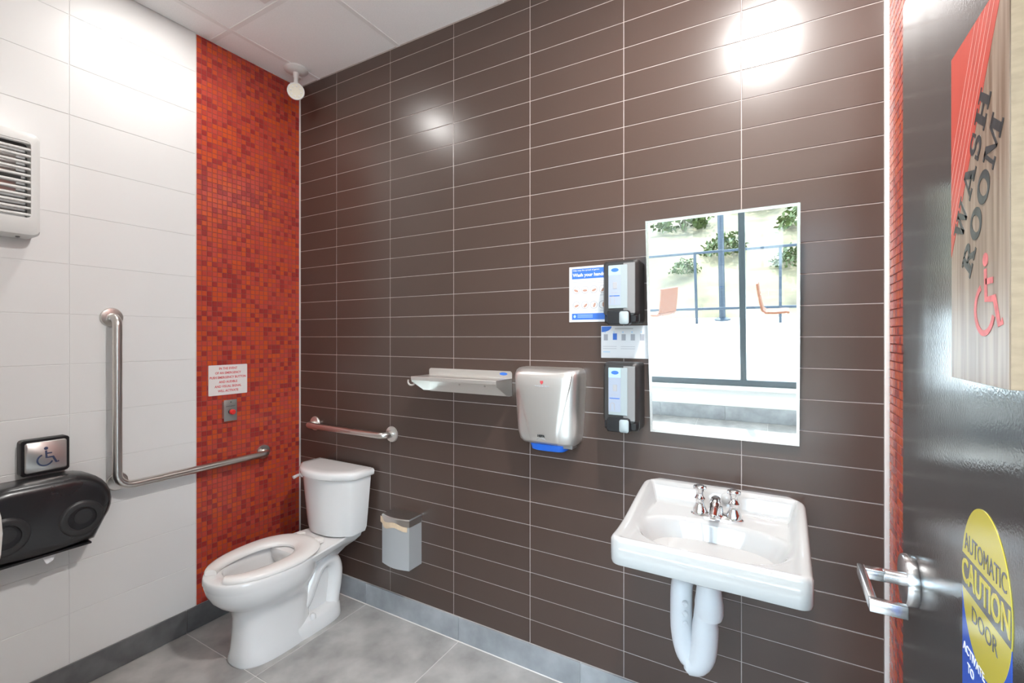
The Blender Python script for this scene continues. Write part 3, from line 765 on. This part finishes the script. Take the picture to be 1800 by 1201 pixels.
o = thing('utility_shelf', 'stainless steel shelf with an end hook left of the hand dryer', 'shelf', (1.21, 0, 1.2))
sx0, sx1 = .980, 1.440
b = B(); b.loft([[Vector((p.y, -p.x, p.z)) for p in rrect(sx0, sx1, 1.150, 1.260, .012, xx)] for xx in (0.0, .003)]); b.fin('back_plate', M['steel_light'], o)
B().box(sx0, sx1, -.130, -.002, 1.226, 1.229, .0008, 1).fin('shelf_top', M['steel_light'], o)
B().box(sx0, sx1, -.132, -.128, 1.212, 1.2285, .001, 1).fin('front_lip', M['steel_light'], o)
for x in (sx0, sx1 - .003):
    b = B(); pts = [(0, 1.152), (-.045, 1.158), (-.128, 1.205), (-.131, 1.228), (0, 1.228)]
    n = len(pts); vs = [(x, y, z) for y, z in pts] + [(x + .003, y, z) for y, z in pts]
    b.raw(vs, [tuple(range(n)), tuple(range(2 * n - 1, n - 1, -1))] + [(i, (i + 1) % n, n + (i + 1) % n, n + i) for i in range(n)]); b.fin('end_bracket', M['steel_light'], o)
b = B(); b.tube(smooth([(sx0 + .001, -.105, 1.196), (sx0 - .010, -.105, 1.187), (sx0 - .026, -.108, 1.186), (sx0 - .035, -.11, 1.196), (sx0 - .035, -.11, 1.210)], 4), .0042, 10); b.fin('hook', M['steel_light'], o)
for x in (1.16, 1.30): B().lathe((x, -.003, 1.188), (0, -1, 0), [(.005, 0), (.004, .002), (0, .002)], 12).fin('screw', M['steel'], o)
b = B(); Mx = FB(1.398, 1.2475, -.003); b.poly([(.020 * math.cos(2 * PI * k / 24), .0065 * math.sin(2 * PI * k / 24)) for k in range(24)], .0004, Mx); b.fin('logo', M['blue'], o)

o = thing('hand_dryer', 'brushed steel hand dryer with a blue underside, right of the shelf', 'hand dryer', (1.637, 0, 1.14))
def dsect(z, hw, d, n=18, cxx=1.635, sq=3.2):
    hw *= 1.05; z = 1.14 + (z - 1.14) * 1.035
    out = [Vector((cxx + hw, 0, z)), Vector((cxx - hw, 0, z))]
    for k in range(n + 1):
        a = PI - PI * k / n; c = math.cos(a)
        out.append(Vector((cxx + hw * math.copysign(abs(c) ** (2 / sq), c), -.03 - (d - .03) * abs(math.sin(a)) ** (2 / sq), z)))
    return out
b = B()
b.loft([dsect(.982, .098, .062), dsect(.986, .108, .076), dsect(.998, .119, .090), dsect(1.03, .127, .098), dsect(1.08, .130, .103), dsect(1.18, .135, .110), dsect(1.240, .138, .112), dsect(1.258, .137, .108), dsect(1.270, .134, .098), dsect(1.277, .128, .080), dsect(1.280, .118, .055), dsect(1.281, .10, .035)])
b.fin('cover', M['steel_light'], o, ang=60)
# raised front shield, narrowing downwards
b = B(); rings = []
for z, hw, d in ((.989, .062, .080), (1.0, .066, .0945), (1.04, .073, .1035), (1.10, .086, .109), (1.16, .100, .1135), (1.21, .113, .1165), (1.243, .120, .1165), (1.256, .121, .1125), (1.264, .119, .106)):
    sec = []; z = 1.14 + (z - 1.14) * 1.035
    for k in range(15):
        u = -1 + 2 * k / 14; sec.append(Vector((1.637 + hw * u, -(d - .004 * abs(u) ** 3 - .006 * (abs(u) > .99)), z)))
    sec += [Vector((1.637 + hw, -d + .02, z)), Vector((1.637 - hw, -d + .02, z))]
    rings.append(sec)
b.loft(rings); shd = b.fin('front_shield', M['steel_light'], o, ang=50)
b = B(); b.loft([dsect(.956, .062, .060), dsect(.960, .070, .070), dsect(.985, .076, .078)]); b.fin('outlet', M['blue_bright'], o)
B().box(1.70, 1.745, -.06, -.01, .968, .988, .004).fin('sensor_block', M['greyplastic'], o)
Mx = FB(1.640, 1.226, -.1172)
b = B(); b.poly([(-.0065, .004), (-.0065, .012), (.0065, .012), (.0065, .004), (0, -.003)], .0006, Mx); b.fin('emblem', M['redprint'], shd)
text('lettering', 'WORLD DRYER', .0088, M['greyprint'], shd, FB(1.640, 1.2165, -.1168), bold=.0002, t=.0006)
text('lettering', 'HEPA', .0125, M['blackprint'], shd, FB(1.630, 1.018, -.1022), bold=.0004, t=.002)
b = B(); b.stroke([(-.018, -.004), (-.010, .001), (0, .003), (.010, .001), (.018, -.004)], .0018, .003, FB(1.630, 1.008, -.100)); b.fin('arc_mark', M['greyprint'], shd)

# posters, soap dispensers
o = thing('handwash_poster', 'white and blue handwashing poster beside the upper soap dispenser', 'poster', (1.80, 0, 1.58))
px0, px1, pz0, pz1 = 1.708, 1.900, 1.469, 1.690
B().box(px0, px1, -.0025, .0005, pz0, pz1, .0004, 1).fin('sheet', M['paper'], o)
B().box(px0 + .012, px1 - .004, -.003, -.002, 1.641, 1.682).fin('header_band', M['blue'], o)
B().box(px0 + .012, px1 - .004, -.003, -.002, 1.478, 1.503).fin('footer_band', M['blue'], o)
text('lettering', 'Help stop the spread of germs', .0090, M['paper'], o, FB(px0 + .016, 1.675, -.0031), align='LEFT')
text('lettering', 'Wash your hands', .0185, M['paper'], o, FB(px0 + .016, 1.656, -.0031), align='LEFT', bold=.0005)
for r_ in range(2):
    for c_ in range(4):
        xc_, zc_ = px0 + .031 + .0365 * c_, 1.597 - .061 * r_
        if xc_ > px1 - .018: continue
        b = B(); b.poly([(.0155 * math.cos(2 * PI * k / 24), .0155 * math.sin(2 * PI * k / 24)) for k in range(24)], .0004, FB(xc_, zc_, -.0026)); b.fin('picture_circle', M['paleprint'], o)
        b = B(); b.poly([(.0132 * math.cos(2 * PI * k / 24), .0132 * math.sin(2 * PI * k / 24)) for k in range(24)], .0005, FB(xc_, zc_, -.0026)); b.fin('picture_field', M['paper'], o)
        b = B(); ang = .4 * (c_ - 1) + .8 * r_
        b.poly([(.010 * math.cos(t) * 1.0, .0045 * math.sin(t) - .003) for t in [2 * PI * k / 14 for k in range(14)]], .0008, FB(xc_, zc_, -.0026) @ Matrix.Rotation(ang, 4, 'Z')); b.fin('hand_picture', M['skin'], o)
        for q in range(2):
            B().box(xc_ - .012, xc_ + .012, -.003, -.002, zc_ - .0215 - .004 * q, zc_ - .0203 - .004 * q).fin('text_line', M['paleprint'], o)
for q in range(2):
    B().box(px0 + .014, px1 - .04 + .02 * q, -.003, -.002, 1.628 - .006 * q, 1.6295 - .006 * q).fin('text_line', M['paleprint'], o)
b = B(); b.poly([(.005 * math.cos(2 * PI * k / 16), .006 * math.sin(2 * PI * k / 16)) for k in range(16)], .0004, FB(px0 + .024, 1.491, -.0031)); b.fin('crest', M['blue_pale'], o)
for q in range(3):
    B().box(px0 + .036, px0 + .10, -.0034, -.0028, 1.4865 + .005 * q, 1.488 + .005 * q).fin('text_line', M['blue_pale'], o)

o = thing('instruction_card', 'white instruction card with a blue corner between the two soap dispensers', 'card', (1.93, 0, 1.39))
kx0, kx1, kz0, kz1 = 1.842, 2.024, 1.328, 1.452
B().box(kx0, kx1, -.0025, .0005, kz0, kz1, .0004, 1).fin('sheet', M['paper'], o)
b = B(); b.poly([(0, 0), (0, -.022)] + [(.040 * math.sin(t), -.022 * math.cos(t)) for t in [PI / 2 * k / 8 for k in range(9)]], .0004, FB(kx0 + .002, kz1 - .002, -.0026)); b.fin('corner_logo', M['blue'], o)
for q in range(5):
    xx = kx0 + .020 + .035 * q
    B().box(xx - .008, xx + .008, -.0032, -.0022, 1.398, 1.423).fin('step_picture', M['blue'] if q == 1 else M['paleprint'], o) if q == 1 else B().box(xx - .009, xx + .007, -.0030, -.0022, 1.396, 1.420).fin('step_picture', M['paleprint'], o)
    b = B(); b.poly([(.003 * math.cos(2 * PI * k / 10), .003 * math.sin(2 * PI * k / 10)) for k in range(10)], .0005, FB(xx - .004, 1.4275, -.0026)); b.fin('step_dot', M['blue_pale'], o)
for q in range(4):
    B().box(kx0 + .008 + (.07 if q > 1 else 0), kx0 + .062 + (.07 if q > 1 else 0), -.003, -.002, 1.372 - .008 * (q % 2), 1.3732 - .008 * (q % 2)).fin('text_line', M['paleprint'], o)
B().box(kx0 + .008, kx0 + .036, -.003, -.002, 1.350, 1.353).fin('text_line', M['blue_pale'], o)
B().box(kx0 + .055, kx0 + .125, -.003, -.002, 1.4395, 1.442).fin('text_line', M['greyprint'], o)

def soap(z0, z1, label):
    o = thing('soap_dispenser', label, 'soap dispenser', (1.945, 0, (z0 + z1) / 2), None)
    x0_, x1_, d = 1.879, 2.011, .098
    def sec(y, g, r=.014, zt=0, zb_=0): return [Vector((p.y, -y, p.z)) for p in rrect(x0_ + g, x1_ - g, z0 + g + zb_, z1 - g - zt, r, 0)]
    b = B(); b.loft([sec(0, .002), sec(.065, 0), sec(.070, .001)]); b.fin('body', M['charcoal'], o)
    b = B(); b.loft([sec(.070, .0005, zb_=.030), sec(.088, .002, zb_=.030), sec(d, .010, zb_=.022)]); b.fin('front_cover', M['charcoal'], o)
    # pale right half of the front and the clear window with its label
    B().box(1.958, 2.000, -d - .0012, -d + .004, z0 + .040, z1 - .014, .001, 1).fin('front_strip', M['greyplastic'], o)
    wx0, wx1, wz0, wz1 = 1.903, 1.973, z0 + .070, z1 - .020
    wn = B().box(wx0, wx1, -d - .0030, -d + .004, wz0 - .012, wz1, .0015, 1).fin('window', M['clear'], o)
    B().box(wx0 + .001, wx0 + .046, -d - .0036, -d - .002, wz0, wz1 - .002).fin('label', M['label'], wn)
    B().box(wx0 + .001, wx0 + .046, -d - .0040, -d - .003, wz1 - .036, wz1 - .002).fin('label_band', M['blue_pale'], wn)
    b = B(); b.poly([(.014 * math.cos(2 * PI * k / 20), .007 * math.sin(2 * PI * k / 20)) for k in range(20)], .0004, FB(wx0 + .025, wz1 - .018, -d - .0040)); b.fin('label_logo', M['blue'], wn)
    b = B(); b.box(wx0 + .017, wx0 + .033, -d - .0042, -d - .003, wz1 - .086, wz1 - .062, .002, 1); b.fin('label_picture', M['greyprint'], wn)
    B().box(wx0 + .005, wx0 + .042, -d - .0042, -d - .003, wz1 - .113, wz1 - .110).fin('label_line', M['blue'], wn)
    B().box(wx0 + .010, wx0 + .036, -d - .0042, -d - .003, wz1 - .100, wz1 - .098).fin('label_line', M['paleprint'], wn)
    b = B(); b.stroke([(-.008, -.015), (-.008, .006), (-.003, .011), (.004, .011), (.007, .005), (.007, -.015)], .004, .0006, FB(wx0 + .016, wz0 + .020, -d - .0036)); b.fin('label_picture', M['paleprint'], wn)
    # push bar
    b = B(); b.loft([sec2 for sec2 in ([Vector((p.y, -y, p.z)) for p in rrect(1.885 + g, 2.006 - g, z0 + .004 + g, z0 + .036 - g, .008, 0)] for y, g in ((.04, 0), (.088, 0), (.094, .004)))]); b.fin('lower_housing', M['black'], o)
    b = B(); b.loft([[Vector((p.y, -y, p.z)) for p in rrect(1.899 + g, 1.984 - g, z0 - .002 + g, z0 + .050 - g, .010, 0)] for y, g in ((.08, 0), (.108, 0), (.114, .004))]); pb = b.fin('push_bar', M['black'], o)
    b = B(); b.loft([[Vector((p.y, -y, p.z)) for p in rrect(1.948 + g, 1.982 - g, z0 + g, z0 + .046 - g, .008, 0)] for y, g in ((.11, 0), (.1155, 0), (.1185, .004))]); b.fin('push_bar_insert', M['clear'], pb)
soap(1.455, 1.690, 'upper of the two black soap dispensers, above the instruction card')
soap(1.068, 1.318, 'lower of the two black soap dispensers, below the instruction card')

# tilted mirror
o = thing('mirror', 'steel-framed mirror tilted forward above the washbasin', 'mirror', (2.266, 0, 1.44))
mx0, mx1 = 2.034, 2.500
y_at = lambda z: -.012 - .075 * (z - 1.065) / .75
def mq(x0_, x1_, z0_, z1_, f0, f1):
    vs = []
    for f in (f0, f1):
        vs += [(x0_, y_at(z0_) - f, z0_), (x1_, y_at(z0_) - f, z0_), (x1_, y_at(z1_) - f, z1_), (x0_, y_at(z1_) - f, z1_)]
    return vs
QF = [(0, 1, 2, 3), (7, 6, 5, 4), (0, 4, 5, 1), (1, 5, 6, 2), (2, 6, 7, 3), (3, 7, 4, 0)]
b = B(); b.raw(mq(mx0 + .004, mx1 - .004, 1.068, 1.812, -.004, 0.0), QF); b.fin('mirror_glass', M['mirror'], o, flat=True)
t_ = .0085
for a in ((mx0, mx0 + t_, 1.062, 1.818), (mx1 - t_, mx1, 1.062, 1.818), (mx0 + t_, mx1 - t_, 1.062, 1.062 + t_), (mx0 + t_, mx1 - t_, 1.818 - t_, 1.818)):
    b = B(); b.raw(mq(*a, -.008, .003), QF); b.fin('frame_bar', M['mirror_frame'], o, flat=True)
b = B()
for x in (mx0 + .05, mx1 - .05): b.box(x - .01, x + .01, -.083, 0, 1.775, 1.785)
b.box(mx0 + .04, mx1 - .04, -.010, 0, 1.07, 1.09)
b.fin('wall_bracket', M['steel'], o)

# ------------------------------------------------------------------ washbasin
o = thing('washbasin', 'white wall-hung washbasin below the mirror', 'washbasin', (2.27, 0, .83))
SX0, SX1, SD = 2.018, 2.516, .452
SZB = .757
def sm(a, b_, x):
    t = min(max((x - a) / (b_ - a), 0), 1); return t * t * (3 - 2 * t)
def rim(dy): return .898 - .061 * sm(.0, .40, dy) * .9 - .0061
def top(x, dy):
    ds = min(x - SX0, SX1 - x); dfr = SD - dy
    r = rim(dy)
    deckz = .824
    z = deckz + (r - deckz) * (1 - sm(.020, .050, ds))
    z = max(z, deckz + (r - deckz) * (1 - sm(.022, .055, dy)))
    z = max(z, deckz + (r - deckz) * (1 - sm(.014, .036, dfr)))
    # rounded outer edge
    z -= .010 * (1 - sm(0, .010, ds)) ** 2 + .010 * (1 - sm(0, .010, dfr)) ** 2 + .012 * (1 - sm(0, .05, ds + dy * .8)) 
    u = (x - 2.267) / .214; v = (dy - .268) / (.150 if dy > .268 else .118)
    q = (abs(u) ** 2.4 + abs(v) ** 2.4) ** (1 / 2.4)
    k = 1 - sm(.55, 1.03, q)
    bw = deckz - .085 * k - .045 * (1 - min(q, 1) ** 2) 
    if q < 1.03:
        t = sm(.84, 1.03, q); z = bw * (1 - t) + z * t
    return z
NXs, NYs = 92, 84
def mapxy(i, j):
    u = i / NXs; v = j / NYs
    x = SX0 + (SX1 - SX0) * u; dy = SD * v
    rc = .030
    for cxx, sg in ((SX0 + rc, -1), (SX1 - rc, 1)):
        if (x - cxx) * sg > 0 and dy > SD - rc:
            dx_, dy_ = x - cxx, dy - (SD - rc); m_ = max(abs(dx_), abs(dy_)); l_ = math.hypot(dx_, dy_)
            if l_ > 1e-6: x = cxx + dx_ * m_ / l_; dy = SD - rc + dy_ * m_ / l_
    return x, dy
vs = []; fs = []
for j in range(NYs + 1):
    for i in range(NXs + 1):
        x, dy = mapxy(i, j); u0 = SX0 + (SX1 - SX0) * i / NXs; v0 = SD * j / NYs
        vs.append((x, -dy, top(u0, v0)))
W1 = NXs + 1
for j in range(NYs):
    for i in range(NXs): k = j * W1 + i; fs.append((k, k + W1, k + W1 + 1, k + 1))
loop = [i for i in range(W1)] + [j * W1 + NXs for j in range(1, NYs + 1)] + [NYs * W1 + i for i in range(NXs - 1, -1, -1)] + [j * W1 for j in range(NYs - 1, 0, -1)]
base = len(vs); nl = len(loop)
cxm, cym = 2.267, -.226
for lev, (zz, g) in enumerate(((SZB + .012, 0), (SZB + .003, .002), (SZB, .009))):
    for k in loop:
        p = Vector(vs[k]); dx_, dy_ = p.x - cxm, p.y - cym
        s_ = 1 - g / .22
        vs.append((cxm + dx_ * s_, max(cym + dy_ * s_, cym + dy_) if dy_ > .2 else cym + dy_ * s_, zz))
for lev in range(3):
    A = loop if lev == 0 else [base + (lev - 1) * nl + k for k in range(nl)]
    C2 = [base + lev * nl + k for k in range(nl)]
    for k in range(nl): fs.append((A[k], A[(k + 1) % nl], C2[(k + 1) % nl], C2[k]))
fs.append(tuple(base + 2 * nl + k for k in range(nl)))
b = B(); b.raw(vs, fs)
# underside of the bowl
def ell(a, c, z, yc=-.235): return [Vector((2.262 + a * math.cos(2 * PI * k / 36), yc + c * math.sin(2 * PI * k / 36), z)) for k in range(36)]
b.loft([ell(.20, .15, .765), ell(.185, .14, .745), ell(.15, .115, .722), ell(.09, .075, .703), ell(.05, .045, .695), ell(.045, .04, .68)])
b.box(2.06, 2.47, -.05, 0, .70, .76, .02)
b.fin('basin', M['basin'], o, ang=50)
B().lathe((2.262, -.25, .6955), (0, 0, 1), [(.026, 0), (.028, .003), (.022, .005), (.016, .003), (0, .003)], 28).fin('drain', M['chrome'], o)
# overflow boss / hole disc on the back ledge
B().lathe((2.292, -.040, .868), (0, -1, .15), [(.019, 0), (.018, .004), (.012, .008), (0, .010)], 24).fin('hole_cover', M['basin'], o)

f = thing('faucet', 'chrome two-handle faucet on the washbasin', 'faucet', (2.27, -.105, .824))
fy = -.108; fz = .822
def pillsec(z, hx, hy, n=32):
    return [Vector((2.268 + math.copysign(abs(math.cos(a)) ** .75, math.cos(a)) * hx, fy + math.sin(a) * hy, z)) for a in [2 * PI * k / n for k in range(n)]]
b = B(); b.loft([pillsec(fz, .080, .027), pillsec(fz + .006, .080, .027), pillsec(fz + .014, .072, .021), pillsec(fz + .017, .05, .012)]); b.fin('base_plate', M['chrome'], f)
b = B()
sp = smooth([(2.268, fy + .004, fz + .012), (2.268, fy, fz + .045), (2.268, fy - .025, fz + .062), (2.268, fy - .065, fz + .056), (2.268, fy - .098, fz + .036)], 5)
b.tube(sp, [.022 - .010 * i / (len(sp) - 1) for i in range(len(sp))], 20); b.lathe((2.268, fy - .092, fz + .042), (0, -.35, -1), [(.011, 0), (.0115, .014), (.009, .017), (0, .017)], 20)
b.fin('spout', M['chrome'], f, ang=60)
for sx in (-.051, .051):
    x = 2.268 + sx
    b = B(); b.lathe((x, fy, fz + .010), (0, 0, 1), [(.024, 0), (.021, .014), (.014, .026), (.013, .038), (.017, .046), (.012, .055), (.011, .066), (.016, .078), (.0165, .084), (.013, .088), (0, .088)], 24)
    hd_ = b.fin('handle', M['chrome'], f, ang=50)
    b = B(); b.box(x - .020, x + .020, fy - .008, fy + .008, fz + .084, fz + .096, .003); b.fin('handle_cap', M['satin_chrome'], hd_)

t = thing('drain_trap', 'white insulated drain trap hanging under the washbasin', 'pipe', (2.24, -.18, .6))
b = B()
b.lathe((2.262, -.250, .690), (0, 0, -1), [(.030, 0), (.034, .03), (.037, .055), (.040, .075), (.040, .105), (.036, .118), (.02, .124), (0, .124)], 28)
b.fin('upper_cup', M['trap'], t)
b = B()
b.tube(smooth([(2.256, -.250, .600), (2.252, -.250, .56), (2.250, -.250, .50), (2.244, -.249, .455), (2.228, -.246, .425), (2.208, -.243, .418)], 4), [.034] * 4 + [.0375] * 12 + [.036] * 5, 22)
b.fin('tailpiece_cover', M['trap'], t, ang=60)
b = B()
b.tube(smooth([(2.226, -.244, .424), (2.204, -.242, .432), (2.190, -.240, .462), (2.182, -.238, .51), (2.181, -.237, .57), (2.181, -.232, .625), (2.183, -.205, .655), (2.186, -.15, .665), (2.190, -.06, .667), (2.190, 0, .667)], 4), .0325, 22)
b.fin('outlet_cover', M['trap'], t, ang=60)
for k in range(3):
    B().lathe((2.197, -.267, .602 - .030 * k), (.45, -.9, 0), [(.0085, -.006), (.0085, .004), (.006, .0075), (0, .0075)], 16).fin('knob', M['trap'], t)
B().lathe((2.214, -.246, .398), (-.15, -.1, -1), [(.024, -.01), (.024, .004), (.018, .010), (0, .012)], 20).fin('cleanout_cap', M['trap'], t)
s_ = thing('supply_stop', 'white supply hose with a blue stop valve behind the drain trap', 'valve', (2.2, -.02, .62))
b = B(); b.tube(smooth([(2.175, 0, .70), (2.145, -.045, .695), (2.130, -.06, .672), (2.135, -.06, .648), (2.165, -.045, .635), (2.23, -.02, .635), (2.24, 0, .635)], 5), .006, 10); b.fin('hose', M['white_plastic'], s_)
b = B(); b.cyl((2.238, 0, .625), (2.238, -.05, .625), .010, 14); b.fin('valve_body', M['chrome'], s_)
b = B(); b.lathe((2.238, -.05, .625), (0, -1, 0), [(.016, 0), (.016, .012), (.010, .016), (0, .016)], 12); b.fin('valve_knob', M['blue_bright'], s_)

# ------------------------------------------------------------------ things on the door
o = thing('washroom_sign', 'wooden washroom sign with a red corner on the dark door', 'sign', (XD, -.97, 1.57))
XS = 2.652
b = B(); b.box(XS + .001, XD, -1.066, -.879, 1.354, 1.796, .0008, 1); b.fin('board', M['wood_edge'], o)
b = B(); b.box(XS, XS + .0015, -1.066, -.879, 1.354, 1.796, .0004, 1); sign_face = b.fin('face_veneer', M['wood'], o)
FS = FD(-.879, 0, XS)          # u to the right on the sign, v = height
b = B(); b.poly([(.0005, 1.521), (.174, 1.7955), (.0005, 1.7955)], .0004, FS); b.fin('red_corner', M['wood_red'], sign_face)
ca, sa = math.cos(R(57.5)), math.sin(R(57.5))
b = B()
for off in (.017, .030, .043, .056, .070):
    p0 = (.0008, 1.521 + off / ca * 1.0 - 0); L_ = (1.795 - p0[1]) / sa
    q0 = (p0[0], p0[1]); q1 = (p0[0] + ca * L_, p0[1] + sa * L_)
    b.stroke([q0, q1], .0009, .0006, FS)
b.fin('pale_lines', M['wood_line'], sign_face)
def slab(ch, b, x, h, t, Mx):
    """slab-serif capitals drawn with polygons; returns the advance"""
    th, sr = .26 * h, .13 * h
    def rect(x0_, x1_, y0_, y1_): b.poly([(x + x0_ * h, y0_ * h), (x + x1_ * h, y0_ * h), (x + x1_ * h, y1_ * h), (x + x0_ * h, y1_ * h)], t, Mx)
    def quad(*p): b.poly([(x + a * h, c * h) for a, c in p], t, Mx)
    def ring(cx_, cy_, ax, ay, ix, iy, a0=0, a1=360, n=28):
        o_ = [(x + (cx_ + ax * math.cos(R(a0 + (a1 - a0) * k / n))) * h, (cy_ + ay * math.sin(R(a0 + (a1 - a0) * k / n))) * h) for k in range(n + 1)]
        i_ = [(x + (cx_ + ix * math.cos(R(a0 + (a1 - a0) * k / n))) * h, (cy_ + iy * math.sin(R(a0 + (a1 - a0) * k / n))) * h) for k in range(n + 1)]
        for k in range(n): b.poly([i_[k], o_[k], o_[k + 1], i_[k + 1]], t, Mx)
    if ch == 'W':
        rect(0, .44, .88, 1); rect(.52, .92, .88, 1); rect(1.02, 1.44, .88, 1)
        quad((.10, .9), (.36, .9), (.56, 0), (.40, 0)); quad((.40, 0), (.56, 0), (.76, .9), (.62, .9))
        quad((.62, .9), (.86, .9), (1.06, 0), (.90, 0)); quad((.90, 0), (1.06, 0), (1.32, .9), (1.18, .9)); return 1.44
    if ch == 'A':
        rect(0, .42, 0, .12); rect(.66, 1.14, 0, .12); quad((.10, .1), (.25, .1), (.56, 1), (.44, 1)); quad((.72, .1), (1.02, .1), (.70, 1), (.44, 1)); rect(.30, .80, .28, .40); return 1.14
    if ch == 'S':
        ring(.42, .72, .36, .30, .17, .17, 40, 270); ring(.42, .28, .38, .30, .17, .16, -140, 90); rect(.62, .74, .66, 1.0); rect(.06, .18, 0, .34); return .86
    if ch == 'H':
        for q in (0, .62):
            rect(q, q + .50, 0, .12); rect(q, q + .50, .88, 1); rect(q + .12, q + .38, .1, .9)
        rect(.36, .76, .43, .57); return 1.12
    if ch == 'R':
        rect(0, .50, 0, .12); rect(0, .2, .88, 1); rect(.12, .38, .1, .98); ring(.50, .73, .40, .27, .16, .14, -95, 95); rect(.3, .52, .87, 1); rect(.3, .52, .46, .59)
        quad((.44, .50), (.66, .48), (.92, .10), (.66, .10)); rect(.62, 1.02, 0, .12); return 1.02
    if ch == 'O':
        ring(.50, .50, .50, .52, .24, .38); return 1.0
    if ch == 'M':
        rect(0, .36, 0, .12); rect(.86, 1.36, 0, .12); rect(0, .3, .88, 1); rect(1.06, 1.36, .88, 1); rect(.12, .24, .1, .92); rect(.98, 1.24, .1, .92)
        quad((.14, 1), (.42, 1), (.70, .1), (.60, .1)); quad((.60, .1), (.70, .1), (1.06, 1), (.94, 1)); return 1.36
for word, start in (('WASH', (.041, 1.531)), ('ROOM', (.0725, 1.4830))):
    adv = {'W': 1.44, 'A': 1.14, 'S': .86, 'H': 1.12, 'R': 1.02, 'O': 1.0, 'M': 1.36}
    h = .036; tot = sum(adv[c] for c in word) * h; tgt = .186 if word == 'WASH' else .191
    gap_ = .0045; kx = (tgt - 3 * gap_) / tot
    Mw = FS @ Matrix.Translation((start[0], start[1], .0002)) @ Matrix.Rotation(R(57.5), 4, 'Z')
    x = 0
    for ch in word:
        b = B(); a_ = slab(ch, b, 0, h, .0003, Mw @ Matrix.Translation((x, 0, 0)) @ Matrix.Diagonal((kx, 1, 1, 1))); b.fin('letter', M['wood_black'], sign_face); x += a_ * h * kx + gap_
b = B(); isa(b, FS @ Matrix.Translation((.125, 1.414, .0002)), .094, .0003); b.fin('wheelchair_symbol', M['pinkprint'], sign_face)

o = thing('caution_sticker', 'yellow and blue automatic door caution sticker on the dark door', 'sticker', (XD, -.94, 1.08))
FK = FD(-.943, 1.085, XD)
b = B(); b.poly([(-.081, -.26), (.079, -.26), (.079, -.01), (-.081, -.01)], .0005, FK); b.fin('blue_field', M['blue_sticker'], o)
b = B(); b.poly([(.0815 * math.cos(2 * PI * k / 64), .105 * math.sin(2 * PI * k / 64)) for k in range(64)], .0009, FK); b.fin('yellow_disc', M['yellow'], o)
hb_ = .0235
b = B(); pts = []
for sgn_, rng in ((1, range(0, 13)), (-1, range(0, 13))):
    for k in rng:
        zz = -hb_ + 2 * hb_ * k / 12
        if sgn_ < 0: zz = -zz
        pts.append((sgn_ * .081 * math.sqrt(1 - (zz / .105) ** 2), zz))
b.poly(pts, .0012, FK); b.fin('dark_band', M['yellow_print'], o)
text('lettering', 'CAUTION', .046, M['yellow'], o, FK @ Matrix.Translation((0, 0, .0014)), bold=.0008, sx=.76)
text('lettering', 'AUTOMATIC', .034, M['yellow_print'], o, FK @ Matrix.Translation((0, .042, .0011)), sx=.70)
text('lettering', 'DOOR', .030, M['yellow_print'], o, FK @ Matrix.Translation((0, -.046, .0011)), sx=.95)
text('lettering', 'ACTIVATE', .017, M['sticker_white'], o, FK @ Matrix.Translation((-.077, -.106, .0007)), align='LEFT', bold=.0002)
text('lettering', 'TO', .017, M['sticker_white'], o, FK @ Matrix.Translation((-.060, -.128, .0007)), align='LEFT', bold=.0002)
